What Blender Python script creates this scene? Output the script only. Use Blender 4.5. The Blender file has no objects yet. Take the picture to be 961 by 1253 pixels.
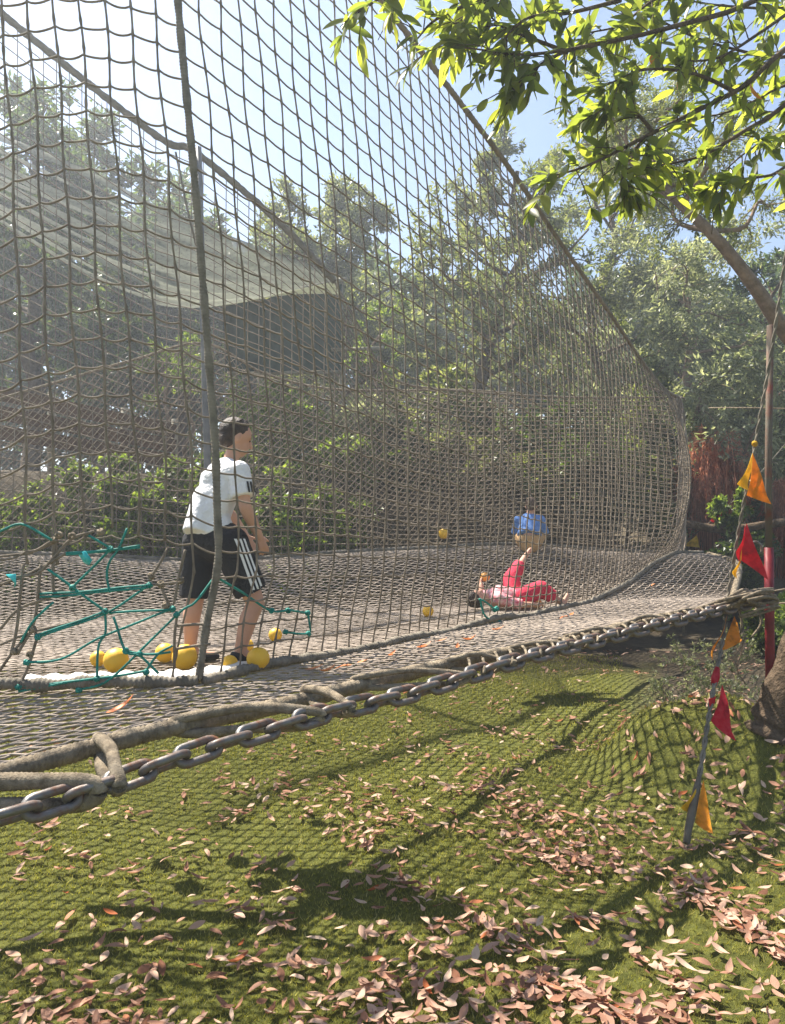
import bpy, math, random
import numpy as np
from mathutils import Vector, Matrix
from mathutils.bvhtree import BVHTree

random.seed(7)
RNG = np.random.default_rng(7)
R = math.radians
SC = bpy.context.scene
COL = SC.collection

# ------------------------------------------------------------------ camera
FPX, CX, CY = 904.0, 480.5, 626.5
EYE = 1.7
PITCH = math.atan(18.5 / FPX)
cam_data = bpy.data.cameras.new('camera')
cam_data.sensor_fit = 'HORIZONTAL'
cam_data.sensor_width = 36.0
cam_data.lens = 36.0 * FPX / 961.0
cam_data.clip_end = 600.0
cam_data.clip_start = 0.05
cam = bpy.data.objects.new('camera', cam_data)
COL.objects.link(cam)
cam.location = (0, 0, EYE)
cam.rotation_euler = (R(90) + PITCH, 0, 0)
SC.camera = cam

# ------------------------------------------------------------------ sky and sun
SUN_AZ, SUN_EL = 50.0, 56.0          # degrees left of the view axis, above the horizon
world = bpy.data.worlds.new('World')
SC.world = world
world.use_nodes = True
wn = world.node_tree
for n in list(wn.nodes):
    wn.nodes.remove(n)
sky = wn.nodes.new('ShaderNodeTexSky')
sky.sky_type = 'NISHITA'
sky.sun_disc = False
sky.sun_elevation = R(SUN_EL)
sky.sun_rotation = R(360.0 - SUN_AZ)
sky.air_density = 1.0
sky.dust_density = 0.8
sky.ozone_density = 1.5
bg = wn.nodes.new('ShaderNodeBackground')
bg.inputs['Strength'].default_value = 0.065
wo = wn.nodes.new('ShaderNodeOutputWorld')
wn.links.new(sky.outputs[0], bg.inputs[0])
wn.links.new(bg.outputs[0], wo.inputs[0])

sun_data = bpy.data.lights.new('sun', 'SUN')
sun_data.energy = 5.0
sun_data.angle = R(0.8)
sun_data.color = (1.0, 0.93, 0.82)
sun = bpy.data.objects.new('sun', sun_data)
COL.objects.link(sun)
SUN_DIR = Vector((-math.sin(R(SUN_AZ)) * math.cos(R(SUN_EL)), math.cos(R(SUN_AZ)) * math.cos(R(SUN_EL)), math.sin(R(SUN_EL))))
sun.rotation_euler = SUN_DIR.to_track_quat('Z', 'Y').to_euler()
sun.location = SUN_DIR * 40

SC.view_settings.view_transform = 'Standard'
SC.view_settings.look = 'None'
SC.view_settings.gamma = 1.0
SC.view_settings.exposure = 1.65
SC.view_settings.use_curve_mapping = False
SC.render.engine = 'CYCLES'
SC.cycles.use_denoising = True
SC.cycles.max_bounces = 7
SC.cycles.diffuse_bounces = 3
SC.cycles.transmission_bounces = 4
SC.cycles.transparent_max_bounces = 6
SC.cycles.sample_clamp_indirect = 6.0


# ------------------------------------------------------------------ layout helpers
def P(px, py, d):
    """Point at forward distance d seen in that direction of the photograph (survey helper)."""
    a, b = (px - CX) / FPX, (CY - py) / FPX
    y = math.cos(PITCH) - b * math.sin(PITCH)
    z = math.sin(PITCH) + b * math.cos(PITCH)
    k = d / y
    return Vector((a * k, d, EYE + z * k))


def sstep(a, b, x):
    t = np.clip((np.asarray(x, float) - a) / (b - a), 0, 1)
    return t * t * (3 - 2 * t)


C0 = np.array([-0.92, 3.6])           # corner of the net cage
F0 = np.array([3.95, 10.15])          # its far corner
B0 = np.array([-5.4, 7.48])           # back left corner
L0 = np.array([-3.0, 3.32])           # front left corner
E0 = np.array([-1.28, 2.41])          # a point of the platform's front edge
R0 = np.array([2.79, 5.6])            # its right corner
BD = (F0 - B0) / np.linalg.norm(F0 - B0)
BN = np.array([BD[1], -BD[0]])        # points into the cage
ED = (R0 - E0) / np.linalg.norm(R0 - E0)
EN = np.array([-ED[1], ED[0]])


def back_dist(x, y):
    return (np.asarray(x) - B0[0]) * BN[0] + (np.asarray(y) - B0[1]) * BN[1]


def edge_z(x):
    return np.interp(x, [-3.2, -1.28, -0.2, 0.7, 2.0, 2.8], [0.86, 0.90, 1.0, 1.04, 1.12, 1.14])


def floorz(x, y):
    x = np.asarray(x, float)
    y = np.asarray(y, float)
    s = back_dist(x, y)
    t = (x - E0[0]) * EN[0] + (y - E0[1]) * EN[1]
    tt = (x - E0[0]) * ED[0] + (y - E0[1]) * ED[1]
    ex = E0[0] + tt * ED[0]
    z = 0.90 + (0.48 + 0.07 * np.sin(0.95 * x + 0.4)) * sstep(2.1, 0.0, s) + (edge_z(ex) - 0.90) * np.exp(-np.clip(t, 0, 9) / 0.9)
    z = z + 0.012 * np.sin(x * 2.3 + y * 1.1) + 0.010 * np.sin(y * 3.1 - x * 0.7)
    return z


def groundz(x, y):
    x = np.asarray(x, float)
    y = np.asarray(y, float)
    g = 0.17 * sstep(2.5, 7.0, y)
    g = g + 0.03 * np.sin(x * 1.3 + 0.5) * np.sin(y * 0.9) + 0.012 * np.sin(x * 4.1 + y * 2.2)
    g = g + 0.42 * np.exp(-(np.abs(x - 2.0) / 0.54) ** 4 - ((y - 5.0) / np.where(y > 5.0, 0.24, 0.42)) ** 2)
    g = g + 0.20 * np.exp(-((x - 2.55) / 0.45) ** 2 - ((y - 4.6) / 0.4) ** 2)
    s2 = -back_dist(x, y)
    lw = 1.0 - 0.62 * sstep(1.5, 4.6, x)
    g = g + 2.1 * sstep(0.1, 1.6, s2) * lw + np.clip(s2, 0, 40) * 0.07
    g = g + 0.5 * sstep(3.5, 7.0, x) * sstep(5, 11, y)
    return g


# ------------------------------------------------------------------ mesh helpers
def mesh_np(name, V, faces, smooth=True):
    """faces: list of (n,k) int arrays"""
    me = bpy.data.meshes.new(name)
    V = np.asarray(V, np.float32).reshape(-1, 3)
    faces = [np.asarray(f, np.int32) for f in faces if len(f)]
    me.vertices.add(len(V))
    me.vertices.foreach_set('co', V.ravel())
    nl = sum(f.size for f in faces)
    npoly = sum(len(f) for f in faces)
    me.loops.add(nl)
    me.polygons.add(npoly)
    me.loops.foreach_set('vertex_index', np.concatenate([f.ravel() for f in faces]))
    starts = []
    o = 0
    for f in faces:
        n, k = f.shape
        starts.append(o + np.arange(n) * k)
        o += n * k
    me.polygons.foreach_set('loop_start', np.concatenate(starts).astype(np.int32))
    me.polygons.foreach_set('use_smooth', np.full(npoly, smooth))
    me.update(calc_edges=True)
    me.validate()
    return me


class MB:
    def __init__(self):
        self.V = []
        self.F = {}
        self.n = 0

    def add(self, V, F):
        V = np.asarray(V, float).reshape(-1, 3)
        for f in F:
            f = np.asarray(f, np.int64)
            if len(f):
                self.F.setdefault(f.shape[1], []).append(f + self.n)
        self.V.append(V)
        self.n += len(V)

    def tube(self, pts, r, k=6, caps=True, closed=False):
        p = np.asarray([tuple(q) for q in pts], float)
        n = len(p)
        if n < 2:
            return
        r = np.asarray(r, float)
        r = r if r.ndim == 2 else np.broadcast_to(r, (n,))[:, None]
        if closed:
            t = np.roll(p, -1, 0) - np.roll(p, 1, 0)
        else:
            t = np.gradient(p, axis=0)
        t /= np.maximum(np.linalg.norm(t, axis=1, keepdims=True), 1e-9)
        ref = np.array([0.0, 0, 1.0])
        if abs(t[:, 2]).mean() > 0.75:
            ref = np.array([0.31, 0.95, 0.05])
        a = np.cross(t, ref)
        a /= np.maximum(np.linalg.norm(a, axis=1, keepdims=True), 1e-9)
        b = np.cross(t, a)
        ang = np.arange(k) * 2 * math.pi / k
        V = p[:, None, :] + r[:, :, None] * (np.cos(ang)[None, :, None] * a[:, None, :] + np.sin(ang)[None, :, None] * b[:, None, :])
        V = V.reshape(-1, 3)
        i = np.arange(n if closed else n - 1)[:, None] * k
        j = np.arange(k)[None, :]
        j2 = (j + 1) % k
        i2 = (i + k) % (n * k)
        Q = np.stack([i + j, i + j2, i2 + j2, i2 + j], -1).reshape(-1, 4)
        F = [Q]
        if caps and not closed:
            F.append(np.arange(k)[::-1][None, :])
            F.append(((n - 1) * k + np.arange(k))[None, :])
        self.add(V, F)

    def box(self, c, s, rot=None):
        v = np.array([[x, y, z] for x in (-.5, .5) for y in (-.5, .5) for z in (-.5, .5)]) * np.asarray(s, float)
        if rot is not None:
            v = v @ np.array(rot.to_3x3()).T
        v = v + np.asarray(tuple(c))
        self.add(v, [[[0, 1, 3, 2], [4, 6, 7, 5], [0, 4, 5, 1], [2, 3, 7, 6], [0, 2, 6, 4], [1, 5, 7, 3]]])

    def mesh(self, name, smooth=True):
        return mesh_np(name, np.concatenate(self.V), [np.concatenate(v) for v in self.F.values()], smooth)


def link(o, parent=None):
    COL.objects.link(o)
    if parent is not None:
        o.parent = parent
        o.matrix_parent_inverse = Matrix.Translation(-parent.location) if parent.type == 'EMPTY' and parent.parent is None else Matrix.Identity(4)
    return o


def obj(name, mesh, mat, parent=None, smooth=True):
    if isinstance(mesh, MB):
        mesh = mesh.mesh(name, smooth)
    if not mesh.materials:
        mesh.materials.append(mat)
    return link(bpy.data.objects.new(name, mesh), parent)


def tag(o, label=None, cat=None, group=None, kind=None):
    if label:
        o['label'] = label
    if cat:
        o['category'] = cat
    if group:
        o['group'] = group
    if kind:
        o['kind'] = kind
    return o


def thing(name, label, cat, loc=(0, 0, 0), group=None):
    o = bpy.data.objects.new(name, None)
    o.empty_display_size = 0.1
    COL.objects.link(o)
    o.location = tuple(loc)
    return tag(o, label, cat, group)


def spline(pts, n):
    """Catmull-Rom through pts, n samples"""
    p = np.asarray([tuple(q) for q in pts], float)
    if len(p) == 2:
        t = np.linspace(0, 1, n)[:, None]
        return p[0] * (1 - t) + p[1] * t
    q = np.vstack([2 * p[0] - p[1], p, 2 * p[-1] - p[-2]])
    m = len(p) - 1
    u = np.linspace(0, m, n)
    i = np.minimum(u.astype(int), m - 1)
    t = (u - i)[:, None]
    a, b, c, d = q[i], q[i + 1], q[i + 2], q[i + 3]
    return 0.5 * (2 * b + (c - a) * t + (2 * a - 5 * b + 4 * c - d) * t ** 2 + (3 * b - a - 3 * c + d) * t ** 3)


def resample(pts, step):
    p = np.asarray(pts, float)
    s = np.concatenate([[0], np.cumsum(np.linalg.norm(np.diff(p, axis=0), axis=1))])
    n = max(2, int(round(s[-1] / step)) + 1)
    u = np.linspace(0, s[-1], n)
    return np.stack([np.interp(u, s, p[:, i]) for i in range(3)], 1), u


# ------------------------------------------------------------------ materials
def nmat(name):
    m = bpy.data.materials.new(name)
    m.use_nodes = True
    nt = m.node_tree
    for n in list(nt.nodes):
        nt.nodes.remove(n)
    out = nt.nodes.new('ShaderNodeOutputMaterial')
    bs = nt.nodes.new('ShaderNodeBsdfPrincipled')
    nt.links.new(bs.outputs[0], out.inputs[0])
    bs.inputs['Specular IOR Level'].default_value = 0.3
    return m, nt, bs, out


def ramp(nt, fac, stops):
    r = nt.nodes.new('ShaderNodeValToRGB')
    el = r.color_ramp.elements
    while len(el) < len(stops):
        el.new(0.5)
    for e, (p, c) in zip(el, stops):
        e.position = p
        e.color = (*c, 1)
    nt.links.new(fac, r.inputs[0])
    return r.outputs[0]


def noise(nt, scale, detail=4, rough=0.6, coord='Object'):
    tc = nt.nodes.new('ShaderNodeTexCoord')
    n = nt.nodes.new('ShaderNodeTexNoise')
    n.inputs['Scale'].default_value = scale
    n.inputs['Detail'].default_value = detail
    n.inputs['Roughness'].default_value = rough
    nt.links.new(tc.outputs[coord], n.inputs['Vector'])
    return n.outputs[0]


def bump(nt, bs, h, strength, dist):
    b = nt.nodes.new('ShaderNodeBump')
    b.inputs['Strength'].default_value = strength
    b.inputs['Distance'].default_value = dist
    nt.links.new(h, b.inputs['Height'])
    nt.links.new(b.outputs[0], bs.inputs['Normal'])


def simple(name, c1, c2, scale=8, rough=0.85, bs_str=0.3, bs_dist=0.01, bscale=None, metallic=0.0, spec=0.3):
    m, nt, bs, out = nmat(name)
    f = noise(nt, scale)
    nt.links.new(ramp(nt, f, [(0.3, c1), (0.7, c2)]), bs.inputs['Base Color'])
    bs.inputs['Roughness'].default_value = rough
    bs.inputs['Metallic'].default_value = metallic
    bs.inputs['Specular IOR Level'].default_value = spec
    if bs_str:
        bump(nt, bs, noise(nt, bscale or scale * 6), bs_str, bs_dist)
    return m


def leafmat(name, stops, trans=0.45, tcol=None, rough=0.45, spec=0.35, objrand=False):
    m, nt, bs, out = nmat(name)
    g = nt.nodes.new('ShaderNodeNewGeometry')
    fac = g.outputs['Random Per Island']
    if objrand:
        oi = nt.nodes.new('ShaderNodeObjectInfo')
        ad = nt.nodes.new('ShaderNodeMath')
        ad.operation = 'ADD'
        nt.links.new(fac, ad.inputs[0])
        nt.links.new(oi.outputs['Random'], ad.inputs[1])
        fr = nt.nodes.new('ShaderNodeMath')
        fr.operation = 'FRACT'
        nt.links.new(ad.outputs[0], fr.inputs[0])
        fac = fr.outputs[0]
    c = ramp(nt, fac, stops)
    nt.links.new(c, bs.inputs['Base Color'])
    bs.inputs['Roughness'].default_value = rough
    bs.inputs['Specular IOR Level'].default_value = spec
    if trans > 0:
        tr = nt.nodes.new('ShaderNodeBsdfTranslucent')
        mx = nt.nodes.new('ShaderNodeMix')
        mx.data_type = 'RGBA'
        mx.blend_type = 'MULTIPLY'
        mx.inputs[0].default_value = 1.0
        nt.links.new(c, mx.inputs[6])
        mx.inputs[7].default_value = (*(tcol or (1.6, 1.7, 0.7)), 1)
        nt.links.new(mx.outputs[2], tr.inputs[0])
        ms = nt.nodes.new('ShaderNodeMixShader')
        ms.inputs[0].default_value = trans
        nt.links.new(bs.outputs[0], ms.inputs[1])
        nt.links.new(tr.outputs[0], ms.inputs[2])
        nt.links.new(ms.outputs[0], out.inputs[0])
    return m


M = {}
M['cord'] = simple('net_cord', (0.125, 0.10, 0.072), (0.26, 0.21, 0.155), 9, 0.9, 0.5, 0.004, 160)
M['cord_dark'] = simple('net_cord_dark', (0.09, 0.08, 0.06), (0.17, 0.14, 0.10), 9, 0.9, 0.4, 0.004, 160)
M['floor_cord'] = simple('floor_cord', (0.215, 0.175, 0.14), (0.385, 0.32, 0.26), 5, 0.92, 0.6, 0.004, 200)
M['rope'] = simple('border_rope', (0.13, 0.10, 0.065), (0.33, 0.27, 0.19), 26, 0.95, 0.9, 0.008, 150)
M['rope_grey'] = simple('grey_rope', (0.10, 0.088, 0.066), (0.24, 0.21, 0.165), 12, 0.92, 0.6, 0.005, 160)
M['teal'] = simple('teal_cord', (0.0, 0.13, 0.10), (0.01, 0.25, 0.20), 14, 0.6, 0.3, 0.002, 200)
M['tape'] = simple('cyan_tape', (0.02, 0.42, 0.45), (0.06, 0.55, 0.55), 14, 0.35, 0.2, 0.002, 100)
M['canvas'] = simple('canvas_strip', (0.50, 0.48, 0.46), (0.66, 0.64, 0.62), 6, 0.7, 0.3, 0.004, 60)
M['post'] = simple('weathered_post', (0.16, 0.15, 0.11), (0.30, 0.27, 0.2), 9, 0.8, 0.3, 0.004, 60)
M['pole'] = simple('grey_pole', (0.10, 0.10, 0.11), (0.20, 0.20, 0.20), 5, 0.6, 0.2, 0.003, 60)
M['redpost'] = simple('red_paint', (0.13, 0.010, 0.014), (0.26, 0.016, 0.022), 9, 0.5, 0.2, 0.003, 60)
M['bark'] = simple('bark', (0.05, 0.035, 0.02), (0.16, 0.11, 0.07), 14, 0.95, 1.0, 0.03, 40)
M['bark_pale'] = simple('pale_bark', (0.13, 0.09, 0.06), (0.30, 0.21, 0.15), 10, 0.9, 0.8, 0.02, 50)
M['timber'] = simple('timber', (0.06, 0.03, 0.014), (0.13, 0.065, 0.03), 5, 0.8, 0.5, 0.01, 30)
M['dark_tarp'] = simple('dark_tarp', (0.02, 0.035, 0.028), (0.05, 0.075, 0.06), 2, 0.8, 0.4, 0.02, 7)
M['ball_y'] = simple('yellow_plastic', (0.74, 0.41, 0.015), (0.82, 0.48, 0.03), 9, 0.5, 0.0, spec=0.5)
M['ball_o'] = simple('orange_plastic', (0.80, 0.33, 0.05), (0.84, 0.38, 0.06), 3, 0.35, 0.0, spec=0.5)
M['skin'] = simple('skin', (0.50, 0.27, 0.18), (0.58, 0.33, 0.23), 6, 0.55, 0.1, 0.002, 60)
M['hair'] = simple('brown_hair', (0.02, 0.012, 0.008), (0.06, 0.035, 0.02), 40, 0.5, 1.0, 0.008, 120)
M['white_cloth'] = simple('white_cloth', (0.72, 0.72, 0.74), (0.80, 0.80, 0.82), 5, 0.85, 0.9, 0.03, 11)
M['black_cloth'] = simple('black_cloth', (0.010, 0.010, 0.012), (0.024, 0.024, 0.027), 5, 0.8, 0.9, 0.03, 11)
M['stripe'] = simple('white_stripe', (0.75, 0.75, 0.75), (0.8, 0.8, 0.8), 5, 0.8, 0.0)
M['blue_cloth'] = simple('blue_cloth', (0.07, 0.16, 0.42), (0.16, 0.30, 0.60), 12, 0.85, 0.6, 0.012, 18)
M['red_cloth'] = simple('red_cloth', (0.45, 0.02, 0.05), (0.58, 0.04, 0.08), 8, 0.85, 0.6, 0.012, 18)
M['pink_cloth'] = simple('pink_white_cloth', (0.55, 0.06, 0.10), (0.70, 0.55, 0.54), 30, 0.85, 0.4, 0.008, 18)
M['tan_cloth'] = simple('tan_cloth', (0.42, 0.26, 0.12), (0.52, 0.33, 0.16), 9, 0.85, 0.4, 0.008, 18)
M['shoe'] = simple('dark_shoe', (0.01, 0.01, 0.012), (0.03, 0.03, 0.03), 9, 0.6, 0.2, 0.004, 40)
M['eye'] = simple('dark_eye', (0.01, 0.01, 0.01), (0.02, 0.02, 0.02), 9, 0.2, 0.0)
M['lip'] = simple('lip', (0.40, 0.14, 0.12), (0.45, 0.17, 0.14), 9, 0.5, 0.0)
# galvanised chain with rust
m, nt, bs, out = nmat('galvanised_chain')
f = noise(nt, 18, 5)
nt.links.new(ramp(nt, f, [(0.42, (0.20, 0.19, 0.18)), (0.55, (0.17, 0.135, 0.115)), (0.68, (0.16, 0.07, 0.035))]), bs.inputs['Base Color'])
mr = ramp(nt, f, [(0.42, (0.75, 0.75, 0.75)), (0.62, (0.1, 0.1, 0.1))])
nt.links.new(mr, bs.inputs['Metallic'])
bs.inputs['Roughness'].default_value = 0.5
bump(nt, bs, noise(nt, 90), 0.4, 0.003)
M['chain'] = m
# rusty upright
m, nt, bs, out = nmat('rusty_post')
f = noise(nt, 6, 6)
nt.links.new(ramp(nt, f, [(0.48, (0.11, 0.092, 0.066)), (0.60, (0.12, 0.07, 0.045)), (0.74, (0.17, 0.035, 0.02))]), bs.inputs['Base Color'])
bs.inputs['Roughness'].default_value = 0.8
bump(nt, bs, noise(nt, 60), 0.5, 0.004)
M['rusty'] = m


def flagmat(name, c, open_weave=0.0):
    m, nt, bs, out = nmat(name)
    cc = ramp(nt, noise(nt, 16, 5), [(0.32, tuple(v * 0.62 for v in c)), (0.5, c), (0.72, tuple(min(0.9, v * 0.95 + 0.05) for v in c))])
    nt.links.new(cc, bs.inputs['Base Color'])
    bs.inputs['Roughness'].default_value = 0.75
    bump(nt, bs, noise(nt, 24, 3), 0.5, 0.01)
    tr = nt.nodes.new('ShaderNodeBsdfTranslucent')
    nt.links.new(cc, tr.inputs[0])
    ms = nt.nodes.new('ShaderNodeMixShader')
    ms.inputs[0].default_value = 0.5
    nt.links.new(bs.outputs[0], ms.inputs[1])
    nt.links.new(tr.outputs[0], ms.inputs[2])
    nt.links.new(ms.outputs[0], out.inputs[0])
    if open_weave:
        tp = nt.nodes.new('ShaderNodeBsdfTransparent')
        mo = nt.nodes.new('ShaderNodeMixShader')
        mo.inputs[0].default_value = open_weave
        nt.links.new(ms.outputs[0], mo.inputs[1])
        nt.links.new(tp.outputs[0], mo.inputs[2])
        nt.links.new(mo.outputs[0], out.inputs[0])
    return m


M['flag_o'] = flagmat('orange_flag', (0.85, 0.36, 0.02))
M['flag_y'] = flagmat('yellow_flag', (0.80, 0.52, 0.03))
M['flag_r'] = flagmat('red_flag', (0.66, 0.015, 0.035))
M['sail'] = flagmat('shade_cloth', (0.22, 0.235, 0.15), 0.3)

M['hair_light'] = simple('light_brown_hair', (0.07, 0.045, 0.03), (0.14, 0.09, 0.06), 40, 0.6, 1.0, 0.008, 120)
M['laurel'] = leafmat('laurel_leaf', [(0.0, (0.06, 0.085, 0.025)), (0.5, (0.10, 0.13, 0.035)), (0.85, (0.15, 0.18, 0.045)), (1.0, (0.21, 0.23, 0.06))], 0.66, (2.9, 2.7, 1.1), 0.35, 0.5, True)
M['laurel_orange'] = leafmat('orange_leaf', [(0, (0.55, 0.20, 0.03)), (1, (0.6, 0.24, 0.04))], 0.5, (1.4, 1.2, 0.8), 0.4)
M['olive'] = leafmat('olive_leaf', [(0.0, (0.07, 0.09, 0.035)), (0.5, (0.12, 0.14, 0.06)), (1.0, (0.24, 0.25, 0.15))], 0.45, (2.0, 2.0, 0.8), 0.4, 0.4)
M['olive_grey'] = leafmat('olive_grey_leaf', [(0.0, (0.09, 0.11, 0.06)), (0.5, (0.17, 0.19, 0.12)), (1.0, (0.33, 0.34, 0.25))], 0.5, (1.9, 1.9, 1.1), 0.4, 0.5)
M['oak'] = leafmat('dark_leaf', [(0.0, (0.025, 0.04, 0.012)), (0.6, (0.05, 0.08, 0.02)), (1.0, (0.10, 0.13, 0.04))], 0.4, (2.0, 2.1, 0.7), 0.4, 0.5)
M['bright'] = leafmat('bright_leaf', [(0.0, (0.06, 0.095, 0.025)), (0.6, (0.11, 0.16, 0.04)), (1.0, (0.22, 0.27, 0.08))], 0.5, (1.9, 1.9, 0.7), 0.4, 0.4)
M['dry'] = leafmat('dry_frond', [(0.0, (0.30, 0.13, 0.08)), (0.6, (0.46, 0.22, 0.14)), (1.0, (0.60, 0.36, 0.25))], 0.6, (1.4, 1.1, 0.9), 0.8, 0.2)
M['litter'] = leafmat('fallen_leaf', [(0.0, (0.18, 0.08, 0.045)), (0.15, (0.33, 0.17, 0.11)), (0.5, (0.45, 0.265, 0.185)), (0.8, (0.54, 0.365, 0.27)), (0.93, (0.60, 0.45, 0.33)), (1.0, (0.36, 0.10, 0.03))], 0.25, (1.2, 1.0, 0.8), 0.7, 0.12, True)
M['litter_o'] = leafmat('orange_fallen_leaf', [(0.0, (0.60, 0.16, 0.04)), (1.0, (0.66, 0.26, 0.10))], 0.2, (1.1, 1.0, 0.9), 0.5, 0.35, True)
M['blade'] = leafmat('turf_blade', [(0.0, (0.16, 0.16, 0.025)), (0.5, (0.29, 0.275, 0.05)), (0.85, (0.40, 0.36, 0.095)), (1.0, (0.50, 0.44, 0.21))], 0.35, (1.3, 1.35, 0.7), 0.6, 0.3)

# ground: turf backing near the platform, earth and leaf mould beyond
m, nt, bs, out = nmat('ground')
tc = nt.nodes.new('ShaderNodeTexCoord')
sx = nt.nodes.new('ShaderNodeSeparateXYZ')
nt.links.new(tc.outputs['Object'], sx.inputs[0])
nz = noise(nt, 1.6, 4)
ad = nt.nodes.new('ShaderNodeMath')
ad.operation = 'MULTIPLY_ADD'
nt.links.new(nz, ad.inputs[0])
ad.inputs[1].default_value = 2.0
nt.links.new(sx.outputs['Y'], ad.inputs[2])
mr = nt.nodes.new('ShaderNodeMapRange')
nt.links.new(ad.outputs[0], mr.inputs['Value'])
mr.inputs['From Min'].default_value = 8.6
mr.inputs['From Max'].default_value = 9.6
xa = nt.nodes.new('ShaderNodeMath')
xa.operation = 'MULTIPLY_ADD'
nt.links.new(sx.outputs['Y'], xa.inputs[0])
xa.inputs[1].default_value = -0.31
nt.links.new(sx.outputs['X'], xa.inputs[2])
m1 = nt.nodes.new('ShaderNodeMapRange')
nt.links.new(xa.outputs[0], m1.inputs['Value'])
m1.inputs['From Max'].default_value = 0.45
m2 = nt.nodes.new('ShaderNodeMapRange')
nt.links.new(sx.outputs['Y'], m2.inputs['Value'])
m2.inputs['From Min'].default_value = 5.16
m2.inputs['From Max'].default_value = 5.28
mm = nt.nodes.new('ShaderNodeMath')
mm.operation = 'MULTIPLY'
nt.links.new(m1.outputs[0], mm.inputs[0])
nt.links.new(m2.outputs[0], mm.inputs[1])
mxm = nt.nodes.new('ShaderNodeMath')
mxm.operation = 'MAXIMUM'
nt.links.new(mm.outputs[0], mxm.inputs[0])
nt.links.new(mr.outputs[0], mxm.inputs[1])
mx = nt.nodes.new('ShaderNodeMix')
mx.data_type = 'RGBA'
nt.links.new(mxm.outputs[0], mx.inputs[0])
nt.links.new(ramp(nt, noise(nt, 30, 5), [(0.3, (0.08, 0.09, 0.015)), (0.7, (0.17, 0.175, 0.03))]), mx.inputs[6])
nt.links.new(ramp(nt, noise(nt, 5, 8, 0.7), [(0.3, (0.035, 0.03, 0.018)), (0.5, (0.08, 0.062, 0.036)), (0.7, (0.14, 0.105, 0.065))]), mx.inputs[7])
nt.links.new(mx.outputs[2], bs.inputs['Base Color'])
bs.inputs['Roughness'].default_value = 0.95
bump(nt, bs, noise(nt, 22, 8, 0.75), 0.9, 0.05)
M['ground'] = m

# ------------------------------------------------------------------ ground
gx = np.concatenate([-np.geomspace(90, 6.2, 22), np.arange(-6, 6.01, 0.1), np.geomspace(6.2, 90, 22)])
gy = np.concatenate([np.array([-30, -15, -8, -4, -2, -1]), np.arange(-0.5, 14.01, 0.1), np.geomspace(14.3, 120, 30)])
X, Y = np.meshgrid(gx, gy, indexing='ij')
Z = groundz(X, Y)
V = np.stack([X, Y, Z], -1).reshape(-1, 3)
nx, ny = len(gx), len(gy)
idx = np.arange(nx * ny).reshape(nx, ny)
Q = np.stack([idx[:-1, :-1], idx[1:, :-1], idx[1:, 1:], idx[:-1, 1:]], -1).reshape(-1, 4)
tag(obj('ground', mesh_np('ground', V, [Q]), M['ground']), kind='structure')

# turf: tufted rows of short blades
def turf():
    V, F = [], []
    rot = R(38)
    ca, sa = math.cos(rot), math.sin(rot)
    parts = []
    for (y0, y1, dens, hgt, wid) in ((2.1, 3.4, 10500, .021, .0042), (3.4, 5.0, 6500, .023, .0052), (5.0, 9.0, 2100, .026, .009)):
        area = (y1 - y0) * (0.58 * (y0 + y1) + 0.7)
        n = int(area * dens)
        y = RNG.uniform(y0, y1, n)
        x = RNG.uniform(-1, 1, n) * (0.565 * y + 0.25)
        # snap to rows
        a = x * ca + y * sa
        b = -x * sa + y * ca
        rs = 0.036
        b = np.round(b / rs) * rs + RNG.normal(0, 0.006, n)
        x = a * ca - b * sa
        y = a * sa + b * ca
        # wear
        keep = RNG.uniform(0, 1, n) < 0.72 + 0.28 * np.sin(x * 2.1 + 1.3 * np.sin(y * 1.7)) * np.sin(y * 1.9)
        keep &= ~((x > 2.75) & (y > 4.9)) & ~((x > 0.31 * y) & (y > 5.2))
        x, y = x[keep], y[keep]
        n = len(x)
        z = groundz(x, y) - 0.002
        th = RNG.uniform(0, 2 * math.pi, n)
        h = hgt * RNG.uniform(0.6, 1.25, n)
        lean = RNG.uniform(0.2, 1.1, n) * h
        ld = RNG.uniform(0, 2 * math.pi, n)
        w = wid * RNG.uniform(0.7, 1.3, n) / 2
        dx, dy = np.cos(th) * w, np.sin(th) * w
        lx, ly = np.cos(ld) * lean, np.sin(ld) * lean
        v = np.stack([np.stack([x - dx, y - dy, z], -1), np.stack([x + dx, y + dy, z], -1), np.stack([x + lx, y + ly, z + h], -1)], 1)
        parts.append(v.reshape(-1, 3))
    V = np.concatenate(parts)
    F = np.arange(len(V)).reshape(-1, 3)
    return mesh_np('turf_grass', V, [F], False)


tag(obj('turf_grass', turf(), M['blade']), 'short worn green artificial turf under and before the net platform', 'turf', kind='stuff')


# ------------------------------------------------------------------ fallen leaves
def leaf_mesh(name, L, W, curl, fold, twist=0.0):
    ts = np.linspace(0, 1, 6)
    V = []
    for t in ts:
        w = W / 2 * math.sin(math.pi * min(1, 0.04 + 0.92 * t) ** 0.85)
        x = (t - 0.5) * L
        zc = curl * L * (4 * (t - 0.5) ** 2)
        tw = twist * (t - 0.5)
        for s in (-1, 0, 1):
            V.append((x, s * w * math.cos(tw), zc + fold * w * abs(s) + s * w * math.sin(tw)))
    F = []
    for i in range(5):
        for j in range(2):
            a = i * 3 + j
            F.append((a, a + 3, a + 4, a + 1))
    return np.array(V), np.array(F)


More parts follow.
